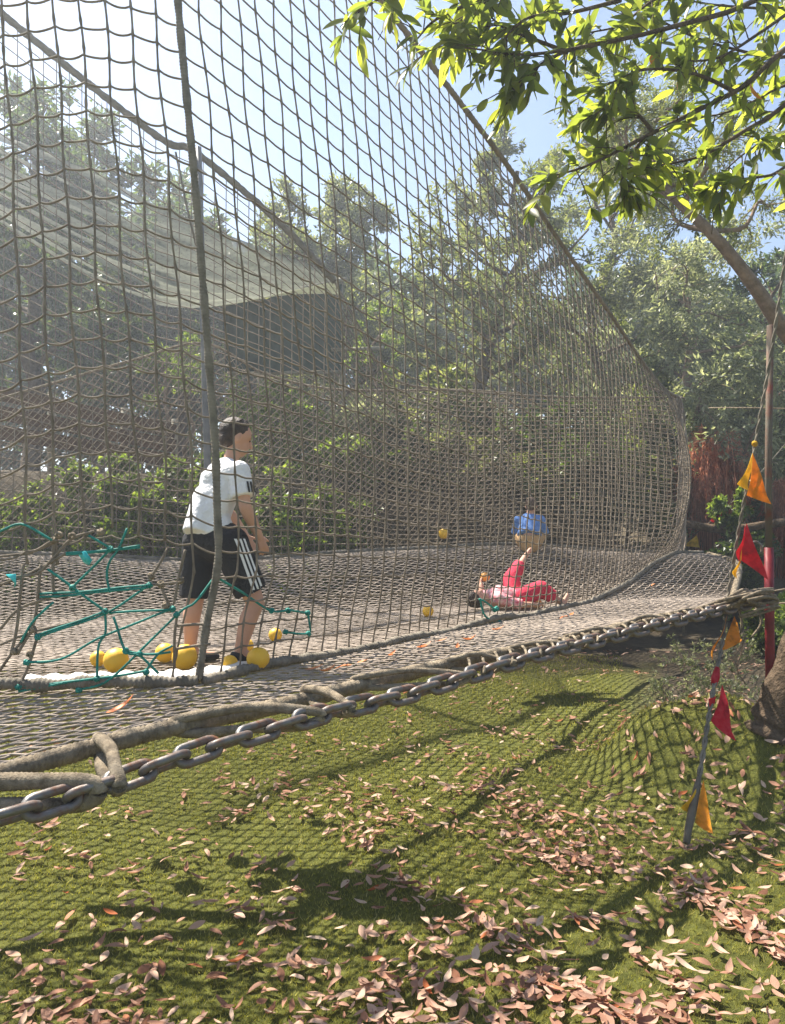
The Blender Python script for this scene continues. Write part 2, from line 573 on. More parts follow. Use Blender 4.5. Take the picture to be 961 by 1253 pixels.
LEAFV = [leaf_mesh('leaf', 0.09, 0.030, 0.10, 0.35, 0.3), leaf_mesh('leaf', 0.10, 0.028, 0.16, 0.6, -0.5), leaf_mesh('leaf', 0.08, 0.030, -0.06, 0.25, 0.6), leaf_mesh('leaf', 0.088, 0.024, 0.22, 0.9, 0.8), leaf_mesh('leaf', 0.075, 0.034, 0.05, 0.2, -0.3)]
leaf_me = []
for v, f in LEAFV:
    me = mesh_np('fallen_leaf', v, [f])
    me.materials.append(M['litter'])
    leaf_me.append(me)


def gen_litter():
    out = []
    def put(x, y, h=0.0):
        out.append((x, y, h))
    # clusters, elongated like wind rows
    for i in range(600):
        py = 800 + 470 * RNG.uniform() ** 1.25
        px = RNG.uniform(-20, 990)
        wgt = 0.30 + 0.5 * (px > 420) + 0.25 * (py > 1080) + 0.35 * (860 < py < 1060)
        if py < 880 and px < 330:
            continue
        if RNG.uniform() > wgt:
            continue
        d = (EYE - 0.08) * FPX / (py - 645)
        cx = (px - CX) / FPX * d
        n = RNG.integers(1, 11)
        a = RNG.normal(-0.25, 0.5)
        sl, sw = RNG.uniform(0.08, 0.3), RNG.uniform(0.03, 0.1)
        for k in range(n):
            u, w = RNG.normal(0, sl), RNG.normal(0, sw)
            put(cx + u * math.cos(a) - w * math.sin(a), d + u * math.sin(a) + w * math.cos(a), RNG.uniform(0, 0.012 + 0.0012 * n))
    for (p0, p1, n, w) in (((650, 1180), (800, 1250), 110, .045), ((830, 1070), (985, 1165), 120, .05), ((660, 1020), (720, 1065), 45, .06), ((850, 960), (985, 1080), 45, .07), ((800, 1170), (860, 1215), 35, .05), ((560, 1110), (640, 1160), 30, .05), ((30, 1200), (200, 1240), 40, .06), ((270, 1085), (350, 1110), 25, .05), ((250, 1150), (560, 1190), 60, .07), ((480, 1180), (620, 1250), 35, .07), ((560, 960), (720, 1010), 60, .08), ((300, 960), (500, 1000), 40, .09), ((600, 900), (760, 930), 50, .1), ((640, 1010), (820, 1060), 60, .08)):
        for k in range(n):
            t = RNG.uniform()
            px, py = p0[0] + (p1[0] - p0[0]) * t, p0[1] + (p1[1] - p0[1]) * t
            d = (EYE - 0.08) * FPX / (py - 645)
            put((px - CX) / FPX * d + RNG.normal(0, w), d + RNG.normal(0, w), RNG.uniform(0, 0.025))
    return out


litter = [q for q in gen_litter() if 2.2 < q[1] < 9.2]
litter.sort(key=lambda q: q[1] + abs(q[0]) * 0.05)


def leaf_frame(x, y, h):
    e = 0.03
    n = Vector((-(float(groundz(x + e, y)) - float(groundz(x - e, y))) / (2 * e), -(float(groundz(x, y + e)) - float(groundz(x, y - e))) / (2 * e), 1)).normalized()
    q = Vector((0, 0, 1)).rotation_difference(n).to_matrix().to_4x4()
    mt = Matrix.Rotation(RNG.uniform(0, 6.283), 4, 'Z') @ Matrix.Rotation(RNG.normal(0, 0.22), 4, 'X') @ Matrix.Rotation(RNG.normal(0, 0.16), 4, 'Y')
    if RNG.uniform() < 0.35:
        mt = mt @ Matrix.Rotation(math.pi, 4, 'X')
    s = RNG.uniform(0.42, 1.02)
    return Matrix.Translation((x, y, float(groundz(x, y)) + 0.024 + h)) @ q @ mt @ Matrix.Scale(s, 4)


rest = MB()
cnt = 0
for (x, y, h) in litter:
    inview = abs(x) < 0.53 * y and 1.66 / y < 0.665
    mt = leaf_frame(x, y, h)
    k = int(RNG.integers(0, 5))
    if inview and cnt < 300:
        o = link(bpy.data.objects.new('fallen_leaf', leaf_me[k]))
        o.matrix_world = mt
        tag(o, 'dry pinkish brown leaf fallen on the green turf', 'leaf', 'fallen leaves on the turf')
        cnt += 1
    else:
        v, f = LEAFV[k]
        a = np.array(mt)
        rest.add(v @ a[:3, :3].T + a[:3, 3], [f])
tag(obj('leaf_litter', rest, M['litter']), 'scattered dry leaves farther off on the turf', 'leaves', kind='stuff')

# ------------------------------------------------------------------ the floor net
def poly_inside(pts, poly):
    x, y = pts[:, 0], pts[:, 1]
    ins = np.zeros(len(pts), bool)
    j = len(poly) - 1
    for i in range(len(poly)):
        xi, yi = poly[i]
        xj, yj = poly[j]
        c = ((yi > y) != (yj > y)) & (x < (xj - xi) * (y - yi) / (yj - yi + 1e-12) + xi)
        ins ^= c
        j = i
    return ins


right_edge = [P(930, 735, 5.6), P(908, 712, 6.6), P(898, 694, 7.8), P(903, 676, 9.4)]
right_edge = [(q.x, q.y) for q in right_edge]
PLAT = [tuple(E0 - ED * 3.0), tuple(R0)] + right_edge[1:] + [(4.35, 10.2), tuple(B0), (-6.5, 5.0)]
floor = thing('floor_net', 'brown knotted rope floor net slung above the turf with a thick bound edge', 'net', (0, 6, 0.9))
fb = MB()
for ang, sp in ((R(56), 0.069), (R(-4), 0.069)):
    d = np.array([math.cos(ang), math.sin(ang)])
    n = np.array([-d[1], d[0]])
    step = 0.06
    for k in range(-180, 230):
        s = np.arange(-12, 16, step)
        o = k * sp
        pts = d[None, :] * s[:, None] + n[None, :] * o
        pts = pts + n[None, :] * (0.006 * np.sin(s * 40 + k))[:, None]
        ins = poly_inside(pts, PLAT)
        if ins.sum() < 2:
            continue
        br = np.flatnonzero(np.diff(ins.astype(int)))
        bounds = np.concatenate([[0], br + 1, [len(s)]])
        for a, b in zip(bounds[:-1], bounds[1:]):
            if ins[a] and b - a > 1:
                q = pts[a:b]
                z = floorz(q[:, 0], q[:, 1]) + 0.003 * np.sin(np.arange(len(q)) * 2.1 + k * 3)
                dist = np.hypot(q[:, 0], q[:, 1]).min()
                rr = 0.0060 + 0.0010 * np.sin(np.arange(len(q)) * 2.09 + k)
                fb.tube(np.column_stack([q, z]), rr, 5 if dist < 4 else 4, caps=False)
o = obj('cord_mesh', fb, M['floor_cord'], floor)
o['kind'] = 'stuff'


def served(pts, r, pitch=0.016, amp=0.1, k=10, jit=0.05, lay=1):
    """a rope wrapped round and round (lay 1) or twisted from strands (lay 3)"""
    q, u = resample(spline(pts, 60), pitch / 3.5)
    ph = u / pitch + 0.35 * np.sin(u * 9.1) + 0.2 * np.sin(u * 23.7 + 1)
    th = np.arange(k) * 2 * math.pi / k
    rr = r * (1 + amp * np.cos(2 * math.pi * ph[:, None] + lay * th[None, :]) + jit * np.sin(u * 31 + 1)[:, None] * np.sin(u * 7.3)[:, None] + 0.35 * jit * np.sin(u * 67)[:, None] * np.cos(2 * th)[None, :])
    b = MB()
    b.tube(q, rr, k)
    return b


front_pts = []
for x in np.linspace(-3.2, 2.74, 14):
    t = (x - E0[0]) / ED[0]
    p = E0 + ED * t
    front_pts.append((p[0], p[1], float(edge_z(x)) + 0.012 * math.sin(x * 5)))
obj('border_rope', served(front_pts, 0.032, 0.019, 0.075, 12, 0.09), M['rope'], floor)
rp = [(x, y, float(floorz(x, y)) + 0.02) for x, y in right_edge]
rp += [(4.35, 10.2, float(floorz(4.35, 10.2)))]
obj('border_rope', served(rp, 0.034, 0.07, 0.14, 12, 0.08, 3), M['rope'], floor)
bb = [(x, float(B0[1] + (x - B0[0]) * BD[1] / BD[0]), float(floorz(x, B0[1] + (x - B0[0]) * BD[1] / BD[0])) + 0.02) for x in np.linspace(-5.4, 4.3, 14)]
obj('border_rope', served(bb, 0.03, 0.06, 0.1, 6), M['rope_grey'], floor)
# canvas strip along the foot of the cage wall
cb = MB()
us = np.linspace(0, 1, 40)
def strip_xy(px):
    return None
top, bot = [], []
for px in np.linspace(25, 335, 40):
    p1 = P(px, float(np.interp(px, [25, 250, 425], [839, 828, 799])), 3.62 + 0.9 * max(0, (px - 250)) / 175 * 0.72)
    p1.z = float(floorz(p1.x, p1.y)) + 0.022 + 0.006 * math.sin(px * 0.13)
    nb = Vector((-0.03, 0.10, 0)) if px < 250 else Vector((-0.08, 0.07, 0))
    p2 = p1 + nb
    p2.z = float(floorz(p2.x, p2.y)) + 0.05 + 0.008 * math.sin(px * 0.21 + 1)
    top.append(p1)
    bot.append(p2)
n = len(top)
Vv = [tuple(p) for p in top] + [tuple((a + b) / 2 + Vector((0, 0, .012))) for a, b in zip(top, bot)] + [tuple(p) for p in bot]
Vv += [tuple(Vector(v) - Vector((0, 0, .006))) for v in Vv]
ff = []
for i in range(n - 1):
    for r_ in range(2):
        a = r_ * n + i
        ff.append((a, a + 1, a + n + 1, a + n))
        a += 3 * n
        ff.append((a + n, a + n + 1, a + 1, a))
    ff.append((i, i + 3 * n, i + 3 * n + 1, i + 1))
cb.add(Vv, [ff])
tag(obj('canvas_strip', cb, M['canvas']), 'pale canvas strip lying on the floor net along the foot of the net wall', 'canvas')

# ------------------------------------------------------------------ cage walls
POLE_Z = [0.9, 0.98, 1.24, 1.48, 2.04, 2.68, 3.47, 4.27, 5.7]
POLE_X = [-0.93, -0.938, -0.898, -0.846, -0.858, -0.91, -0.977, -1.057, -1.16]


def poledx(z):
    return np.interp(z, POLE_Z, POLE_X) - C0[0]


U_TOP = [0.0, 0.19, 0.33, 0.52, 0.68, 0.82, 0.93, 1.0]
Z_TOP = [5.62, 5.24, 4.93, 4.44, 4.03, 3.68, 3.48, 3.48]
RW = F0 - C0
RWL = np.linalg.norm(RW)
RWN = np.array([RW[1], -RW[0]]) / RWL      # outward, towards the walkway
NR = 34


def rwall(u, v):
    u, v = np.broadcast_arrays(np.asarray(u, float), np.asarray(v, float))
    x = C0[0] + RW[0] * u
    y = C0[1] + RW[1] * u
    zb = floorz(x, y) + 0.03
    zt = np.interp(u, U_TOP, Z_TOP)
    # slack: the meshes hang lower between the tied ends
    vv = v ** 1.06
    z = zb + (zt - zb) * vv
    z = z - 0.22 * np.sin(math.pi * np.clip(v, 0, 1)) * sstep(1.0, 0.80, u) * sstep(0.0, 0.5, u) * (1 - v)
    bul = 0.10 * np.sin(math.pi * v) * np.sin(math.pi * u) + 0.16 * sstep(0.25, 0.0, v) * sstep(0.3, 0.7, u) * 0 + 0.34 * np.sin(math.pi * np.clip(v, 0, 1)) ** 0.8 * np.exp(-((u - 0.885) / 0.085) ** 2)
    x = x + RWN[0] * bul + poledx(z) * (1 - u) ** 3
    y = y + RWN[1] * bul
    z = z + 0.004 * np.sin(u * 190 + v * 53) + 0.006 * np.sin(u * 23 + v * 17)
    return np.stack([x, y, z], -1)


LWV = L0 - C0
LWL = np.linalg.norm(LWV)


def lwall(u, v):
    u, v = np.broadcast_arrays(np.asarray(u, float), np.asarray(v, float))
    x = C0[0] + LWV[0] * u
    y = C0[1] + LWV[1] * u
    zb = floorz(C0[0], C0[1]) + 0.03
    z = zb + (Z_TOP[0] - zb) * v ** 1.06
    q = (x + 1.37) / 0.45
    z = z + np.clip(0.1 * (1 - q * q), -0.22, 1) * sstep(0.0, 0.2, v)
    x = x + poledx(z) * (1 - 0.35 * np.clip(u * 1.4, 0, 1))
    y = y + 0.02 * np.sin(v * 9 + u * 6)
    z = z + 0.005 * np.sin(u * 60 + v * 31)
    return np.stack([x, y, z], -1)


def knotted(fn_pts, r, per):
    n = len(fn_pts)
    i = np.arange(n)
    ph = (i % per) / per
    return r * (1 + 0.55 * (np.minimum(ph, 1 - ph) < 0.5 / per))


CR = 0.0054
rnet = thing('net_wall', 'tall square mesh rope net wall running back beside the walkway', 'net', (C0[0], C0[1], 0.95))
ncol = 66
for i in range(1, ncol + 1):
    u = i / ncol
    per = 4 if u < 0.5 else 2
    v = np.linspace(0, 1, NR * per + 1)
    q = rwall(u + 0.0012 * np.sin(v * 40 + i), v)
    b = MB()
    b.tube(q, knotted(q, CR, per), 6 if u < 0.4 else 4, caps=False)
    obj('vertical_cord', b, M['cord'], rnet)
for j in range(1, NR):
    per = 4
    uu = np.linspace(0, 1, ncol * per + 1)
    q = rwall(uu, j / NR)
    q[:, 2] -= 0.007 * np.abs(np.sin(np.arange(len(uu)) / per * math.pi))
    b = MB()
    b.tube(q, CR * 0.95, 5, caps=False)
    obj('horizontal_cord', b, M['cord'], rnet)
obj('top_rope', served([tuple(rwall(u, 1.0)) for u in np.linspace(0, 1, 14)], 0.022, 0.05, 0.1, 8), M['cord'], rnet)
foot = [tuple(rwall(u, 0.0) + np.array([RWN[0] * .03, RWN[1] * .03, -0.012 + 0.012 * math.sin(u * 40)])) for u in np.linspace(0, 1, 20)]
obj('foot_rope', served(foot, 0.025, 0.024, 0.12, 10, 0.22), M['rope_grey'], rnet)
for e_ in range(16):
    th = e_ * 2.4
    q = [tuple(rwall(1.0 - 0.004 * (e_ % 4), v) + np.array([0.075 * math.cos(th + v * 5) * (0.7 + 0.3 * math.sin(v * 9 + e_)), 0.045 * math.sin(th + v * 6), 0.0])) for v in np.linspace(0, 1, 18)]
    obj('edge_rope', served(q, 0.009, 0.05, 0.12, 6, 0.1, 3), M['floor_cord'], rnet)
obj('corner_rope', served([tuple(rwall(0.0, v) + np.array([0, -0.012, 0])) for v in np.linspace(0, 1, 16)], 0.019, 0.016, 0.08, 10, 0.12), M['rope_grey'], rnet)

lnet = thing('net_wall', 'square mesh rope net wall torn near its foot and mended with teal cord', 'net', (L0[0], L0[1], 0.95))
lcol = 17
tear = {}
for i in range(1, lcol + 1):
    u = i / lcol
    X0 = C0[0] + LWV[0] * u
    per = 4
    v0 = 0.0
    if -1.86 < X0 < -1.05:
        v0 = (random.choice([4.3, 5.0, 5.0, 5.3, 4.6])) / NR
    v = np.arange(int(round(v0 * NR * per)), NR * per + 1) / (NR * per)
    q = lwall(u + 0.003 * np.sin(v * 40 + i), v)
    b = MB()
    b.tube(q, knotted(q, CR * 1.05, per), 6)
    obj('vertical_cord', b, M['cord'], lnet)
for j in range(1, NR):
    per = 6
    segs = [(0.0, 1.0)]
    if j < 5:
        segs = [(0.46, 1.0)]
    for (a, c) in segs:
        i0, i1 = int(round(a * lcol)), lcol
        uu = np.arange(i0 * per, i1 * per + 1) / (lcol * per)
        q = lwall(uu, j / NR)
        q[:, 2] -= 0.016 * np.abs(np.sin(np.arange(len(uu)) / per * math.pi)) ** 0.7
        b = MB()
        b.tube(q, CR, 6)
        obj('horizontal_cord', b, M['cord'], lnet)
foot = [tuple(lwall(u, 0.0) + np.array([0, -0.03, -0.01 + 0.014 * math.sin(u * 30)])) for u in np.linspace(0, 1, 10)]
obj('foot_rope', served(foot, 0.028, 0.024, 0.12, 10, 0.25), M['rope_grey'], lnet)
obj('top_rope', served([tuple(lwall(u, 1.0)) for u in np.linspace(0, 1, 5)], 0.022, 0.05, 0.1, 8), M['cord'], lnet)


def wallp(px, py):
    """a point on the left wall's surface"""
    d = 3.575
    for _ in range(3):
        p = P(px, py, d)
        if px <= 262:
            d = 3.6 + (p.x - C0[0]) * (LWV[1] / LWV[0]) - 0.02
        else:
            d = 3.6 + (p.x - C0[0]) * (RW[1] / RW[0]) - 0.03
    return P(px, py, d)


def wob(pts, step, amp, seed):
    q, u = resample(spline(pts, 30), step)
    q[:, 1] += amp * np.sin(u * 21 + seed)
    q[:, 2] += amp * np.sin(u * 16 + seed * 2)
    return q


loose = [[(0, 770), (25, 745), (80, 722), (50, 727)], [(205, 672), (195, 690), (185, 705)], [(197, 715), (203, 730), (212, 741), (219, 705), (227, 672)], [(217, 752), (214, 780), (213, 818)], [(0, 822), (20, 792), (40, 770), (45, 780)], [(185, 715), (205, 713), (225, 711)], [(22, 842), (35, 815), (46, 780)], [(66, 661), (65, 690), (66, 725)], [(28, 690), (26, 720), (20, 770), (14, 800)], [(50, 690), (47, 727), (40, 765), (22, 800)], [(82, 677), (60, 690), (28, 704), (0, 716)], [(115, 650), (85, 660), (50, 700), (20, 705)], [(0, 680), (40, 676), (66, 661)], [(110, 758), (50, 770), (0, 790)][::-1], [(213, 795), (235, 790), (258, 787)], [(213, 765), (240, 764), (258, 766)]]
for k, pts in enumerate(loose):
    b = MB()
    b.tube(wob([wallp(*p) for p in pts], 0.02, 0.004, k), 0.0075, 6)
    obj('loose_cord', b, M['cord'], lnet)
knb = [(66, 661), (72, 655), (88, 656), (185, 705), (197, 715), (221, 710), (203, 741), (40, 770), (37, 800), (123, 651), (18, 797)]


def knot_mesh(b, c, r, seed):
    rr = np.random.default_rng(seed)
    for k in range(3):
        ax = Vector(rr.normal(size=3)).normalized()
        a = ax.orthogonal().normalized()
        bb_ = ax.cross(a)
        pts = [tuple(Vector(c) + (a * math.cos(t) + bb_ * math.sin(t)) * r * 0.75) for t in np.linspace(0, 2 * math.pi, 9)[:-1]]
        b.tube(pts, r * 0.45, 6, closed=True)


for k, (px, py) in enumerate(knb):
    b = MB()
    knot_mesh(b, wallp(px, py), 0.017, k)
    obj('knot', b, M['rope'], lnet)

# teal mending cord
teal = thing('mending_cord', 'teal green cord lacing knotted across the torn net wall', 'cord', wallp(130, 748))
tl = [[(0, 651), (22, 642), (37, 645), (66, 661)], [(82, 677), (140, 672), (172, 668)], [(82, 678), (135, 674), (172, 670)], [(110, 655), (136, 671)], [(157, 647), (147, 670), (135, 687), (132, 705), (136, 725)], [(136, 672), (90, 719)], [(60, 696), (90, 719), (130, 747)], [(50, 727), (95, 724), (184, 716)], [(50, 730), (98, 727), (184, 718)], [(48, 779), (128, 751), (184, 716)], [(48, 777), (126, 749)], [(32, 810), (78, 805), (130, 777), (212, 745)], [(130, 747), (130, 775), (122, 790), (120, 830)], [(140, 755), (155, 796), (172, 801), (195, 824)], [(98, 844), (140, 827), (217, 752), (240, 737), (264, 705)], [(265, 705), (300, 727), (333, 747), (353, 747), (377, 750)], [(377, 750), (379, 762), (378, 775), (350, 773)], [(22, 840), (120, 830), (180, 820)], [(27, 785), (42, 760), (67, 737)], [(135, 750), (212, 745)], [(155, 797), (180, 800), (210, 797)], [(24, 845), (60, 839), (100, 832), (120, 830)], [(180, 820), (195, 800), (212, 790)]]
for k, pts in enumerate(tl):
    b = MB()
    b.tube(wob([wallp(*p) + Vector((0, -0.012, 0)) for p in pts], 0.02, 0.002, k), 0.0062, 6)
    obj('cord', b, M['teal'], teal)
for k, (px, py) in enumerate([(130, 748), (212, 745), (217, 752), (48, 779), (34, 810), (155, 796), (120, 830), (184, 716), (24, 840), (98, 844), (265, 705), (333, 747), (353, 747), (377, 750), (378, 775), (350, 773), (90, 719), (180, 822), (172, 800), (136, 672)]):
    b = MB()
    knot_mesh(b, wallp(px, py) + Vector((0, -0.012, 0)), 0.015, 50 + k)
    obj('knot', b, M['teal'], teal)


def flat_piece(pts, thick, nrm):
    b = MB()
    n = len(pts)
    off = Vector(nrm).normalized() * thick
    V_ = [tuple(p) for p in pts] + [tuple(Vector(p) + off) for p in pts]
    F4 = [(i, (i + 1) % n, (i + 1) % n + n, i + n) for i in range(n)]
    b.add(V_, [F4, [list(range(n))[::-1]], [[i + n for i in range(n)]]])
    return b


tag(obj('tape_tag', flat_piece([wallp(95, 677), wallp(107, 674) + Vector((0, -.03, 0)), wallp(117, 685) + Vector((0, -.04, 0)), wallp(111, 692) + Vector((0, -.02, 0)), wallp(102, 688)], 0.003, (0, 1, .3)), M['tape']), 'cyan tape scrap tied to the teal cord beside the knotted cluster', 'tape')
tag(obj('tape_tag', flat_piece([wallp(7, 703), wallp(23, 702) + Vector((0, -.03, 0)), wallp(25, 714) + Vector((0, -.04, 0)), wallp(20, 719) + Vector((0, -.02, 0)), wallp(17, 708)], 0.003, (0, 1, .3)), M['tape']), 'folded cyan tape scrap hanging alone on the net mesh', 'tape')

# small teal ties farther along the right wall
def rwp(px, py):
    a = (px - CX) / FPX
    k = RW[0] / RW[1]
    d = (C0[0] - k * C0[1]) / (a - k)
    return P(px, py, d)


tie = thing('cord_tie', 'small teal cord tie on the long net wall beside the lying child', 'cord', rwp(600, 750))
for k, pts in enumerate([[(583, 733), (592, 738), (603, 745)], [(584, 733), (590, 752), (606, 762)], [(606, 762), (622, 775), (640, 778)], [(598, 760), (603, 775)]]):
    b = MB()
    b.tube(wob([rwp(*p) + Vector((.02, -.03, 0)) for p in pts], 0.02, 0.006, k), 0.008, 5)
    obj('cord', b, M['teal'], tie)
    b = MB()
    knot_mesh(b, rwp(*pts[-1]) + Vector((.02, -.03, 0)), 0.025, 80 + k)
    obj('knot', b, M['teal'], tie)

# ------------------------------------------------------------------ back wall of the cage: tall net on a rolled cable
BK_X, BK_Z = [], []
for px, py in ((-120, -95), (0, 15), (190, 165), (240, 187), (345, 275), (410, 345), (440, 400), (480, 462), (560, 478), (700, 486), (835, 486)):
    a = (px - CX) / FPX
    k = BD[1] / BD[0]
    d = (B0[1] - k * B0[0]) / (1 - k * a)
    p = P(px, py, d)
    BK_X.append(p.x)
    BK_Z.append(p.z)


def bwall(x, v, off=0.0):
    x, v = np.broadcast_arrays(np.asarray(x, float), np.asarray(v, float))
    y = B0[1] + (x - B0[0]) * BD[1] / BD[0]
    zt = np.interp(x, BK_X, BK_Z)
    zb = floorz(x, y) + 0.02
    z = zb + (zt - zb) * v - 0.08 * np.sin(math.pi * v) * np.sin(x * 1.7)
    s = np.sin(math.pi * v)
    return np.stack([x + BN[0] * (-off - 0.1 * s), y + BN[1] * (-off - 0.1 * s), z], -1)


bnet = thing('net_wall', 'tall back net wall hung from a rolled black cable below the trees', 'net', (B0[0], B0[1], 1.4))
b = MB()
for x in np.arange(-5.3, 3.9, 0.125):
    b.tube(bwall(x, np.linspace(0, 1, 24)), 0.0062, 4, caps=False)
for v in np.linspace(0, 1, 36)[1:-1]:
    b.tube(bwall(np.linspace(-5.3, 3.9, 90), v), 0.0062, 4, caps=False)
o = obj('cord_mesh', b, M['cord'], bnet)
o['kind'] = 'stuff'
obj('cable', served([tuple(bwall(x, 1.0)) for x in BK_X[:6]], 0.042, 0.10, 0.07, 8, 0.12), M['cord_dark'], bnet)
obj('top_rope', served([tuple(bwall(x, 1.0)) for x in BK_X[5:]], 0.014, 0.08, 0.1, 6), M['cord'], bnet)

# lower fine net behind it
fnet = thing('fine_net', 'low fine diamond net with a pale top rope behind the back wall', 'net', (-2, 9.1, 1.4))
LOWX, LOWZ = [], []
for px, py in ((-60, 505), (75, 466), (165, 440), (250, 420), (320, 455), (390, 474), (470, 478), (560, 477), (640, 482)):
    a = (px - CX) / FPX
    k = BD[1] / BD[0]
    d = (B0[1] + 0.3 - k * B0[0]) / (1 - k * a)
    p = P(px, py, d)
    LOWX.append(p.x)
    LOWZ.append(p.z)
b = MB()
xs0, xs1 = LOWX[0], LOWX[-1]


def lowz(x, v):
    return 1.35 + (np.interp(x, LOWX, LOWZ) - 1.35) * v


for sg in (-1, 1):
    for x0 in np.arange(xs0 - 3, xs1 + 3, 0.085):
        v = np.linspace(0, 1, 14)
        x = x0 + sg * v * 1.9
        ok = (x > xs0) & (x < xs1)
        if ok.sum() < 2:
            continue
        x, v = x[ok], v[ok]
        y = B0[1] + 0.3 + (x - B0[0]) * BD[1] / BD[0]
        b.tube(np.column_stack([x, y, lowz(x, v)]), 0.0042, 3, caps=False)
o = obj('cord_mesh', b, M['cord'], fnet)
o['kind'] = 'stuff'
q = [(x, B0[1] + 0.3 + (x - B0[0]) * BD[1] / BD[0], z) for x, z in zip(LOWX, LOWZ)]
obj('top_rope', served(q, 0.016, 0.06, 0.1, 6), M['rope'], fnet)

# posts of the cage
k = BD[1] / BD[0]
def bpt(px, py, off=-0.06):
    a = (px - CX) / FPX
    d = (B0[1] + off - k * B0[0]) / (1 - k * a)
    return P(px, py, d)


b = MB()
p0, p1 = bpt(243, 180), bpt(262, 690)
p1.z = float(groundz(p1.x, p1.y)) - 0.1
b.tube(spline([p1, (p0 + p1) / 2, p0], 8), np.linspace(0.045, 0.034, 8), 10)
pole = thing('net_pole', 'slim grey pole holding up the rolled black cable', 'pole', p1)
obj('shaft', b, M['pole'], pole)
b = MB()
b.tube([bpt(215, 186), bpt(228, 250), bpt(240, 300)], 0.014, 6)
obj('stay', b, M['cord_dark'], pole)
b = MB()
top = Vector(rwall(1.0, 0.97)) + Vector((0.05, 0.05, 0.0))
bot = Vector((F0[0] + .06, F0[1] + .06, float(groundz(F0[0], F0[1])) - 0.1))
b.tube([bot, (bot + top) / 2, top], 0.02, 10)
tag(obj('net_post', b, M['post']), 'post wrapped by netting at the far end of the long net wall', 'post')

# ------------------------------------------------------------------ chain along the edge
CH0, CH1 = np.array([-1.115, 2.1]), np.array([2.9, 5.62])
chx = [-3.0, -1.115, -0.891, -0.641, -0.255, 0.068, 0.644, 1.31, 2.23, 2.9]
chz = [0.84, 0.875, 0.90, 0.948, 0.988, 0.992, 1.054, 1.09, 1.14, 1.15]


def chain_pt(x):
    t = (x - CH0[0]) / (CH1[0] - CH0[0])
    y = CH0[1] + (CH1[1] - CH0[1]) * t
    return (x, y, float(np.interp(x, chx, chz)))


cpts, cu = resample([chain_pt(x) for x in np.linspace(-1.75, 2.9, 80)], 0.116)
chain = thing('steel_chain', 'heavy galvanised steel chain running along the platform edge', 'chain', cpts[0])
PITCHL, WIRE, HW = 0.116, 0.0145, 0.030


def link_mesh():
    hl = PITCHL / 2 + WIRE - HW + 0.004
    pts = []
    for t in np.linspace(-math.pi / 2, math.pi / 2, 8):
        pts.append((hl + HW * math.cos(t), HW * math.sin(t), 0))
    for t in np.linspace(math.pi / 2, 3 * math.pi / 2, 8):
        pts.append((-hl + HW * math.cos(t), HW * math.sin(t), 0))
    b = MB()
    b.tube(pts, WIRE, 9, closed=True)
    me = b.mesh('chain_link')
    me.materials.append(M['chain'])
    return me


lm = link_mesh()
for i in range(len(cpts) - 1):
    a, c = Vector(cpts[i]), Vector(cpts[i + 1])
    dv = (c - a).normalized()
    side = dv.cross(Vector((0, 0, 1))).normalized()
    up = side.cross(dv)
    rot = Matrix((dv, side, up)).transposed().to_4x4()
    roll = R(38 + random.uniform(-9, 9)) if i % 2 else R(-50 + random.uniform(-9, 9))
    o = bpy.data.objects.new('chain_link', lm)
    COL.objects.link(o)
    o.parent = chain
    o.matrix_local = Matrix.Translation((a + c) / 2 - chain.location) @ rot @ Matrix.Rotation(roll, 4, 'X')

# rope slings that tie the bound edge to the chain
SL = [(-1.55, -0.93, 0.026), (-1.03, -0.86, 0.022), (-0.80, -0.30, 0.019), (-0.36, -0.18, 0.017), (-0.15, 0.32, 0.014), (0.25, 0.56, 0.012), (0.62, 0.95, 0.012), (1.0, 1.35, 0.011), (1.4, 1.75, 0.011), (1.8, 2.1, 0.010), (2.1, 2.45, 0.010)]
labels = ['thick bound rope sling hooked over the chain beside the largest links', 'short looped rope sling round the chain between two longer slings', 'long arched rope sling hooked on the chain below the corner rope', 'stubby rope loop on the chain beside the arched sling', 'long rope sling binding platform edge to chain below the boy', 'slim rope sling by the orange leaves on the platform edge']
for k_, (xa, xb, r_) in enumerate(SL):
    t = (xa - E0[0]) / ED[0]
    pa = E0 + ED * t
    pa = Vector((pa[0], pa[1], float(edge_z(xa)) + 0.01))
    pb = Vector(chain_pt(xb))
    mid = (pa + pb) / 2 + Vector((0, 0, 0.012 + 0.008 * (k_ % 3)))
    dv = (pb - pa).normalized()
    sd = dv.cross(Vector((0, 0, 1))).normalized()
    w = 0.032 + r_ * 0.6
    upv = Vector((0, 0, 1))
    hw = r_ + 0.012
    loop = [pa - dv * 0.03 + upv * 0.01, pa + upv * hw + dv * .04, mid + upv * 0.02 - sd * 0.01, pb + upv * (hw - .006) - dv * .03, pb + dv * 0.035, pb - upv * hw - dv * .03, (pa * 0.4 + pb * 0.6) - upv * (hw * .9) + sd * 0.012, pa - upv * hw + dv * .03]
    q = spline(loop + loop[:3], 140)
    i0 = int(140 * 1 / (len(loop) + 2))
    per = int(round(140 * len(loop) / (len(loop) + 2)))
    q = q[i0:i0 + per]
    qq, u = resample(np.vstack([q, q[:1]]), 0.006)
    qq = qq[:-1]
    u = u[:-1]
    b = MB()
    b.tube(qq, r_ * (1 + 0.05 * np.cos((u * 2 * math.pi / 0.015 + 2 * np.sin(u * 11))[:, None] + (np.arange(9) * 2 * math.pi / 9)[None, :]) + 0.07 * np.sin(u * 23)[:, None]), 9, closed=True)
    o = obj('rope_sling', b, M['rope'])
    if k_ < len(labels):
        tag(o, labels[k_], 'rope', 'rope slings between platform edge and chain')
    else:
        tag(o, 'small rope sling on the farther run of the chain', 'rope', 'rope slings between platform edge and chain')

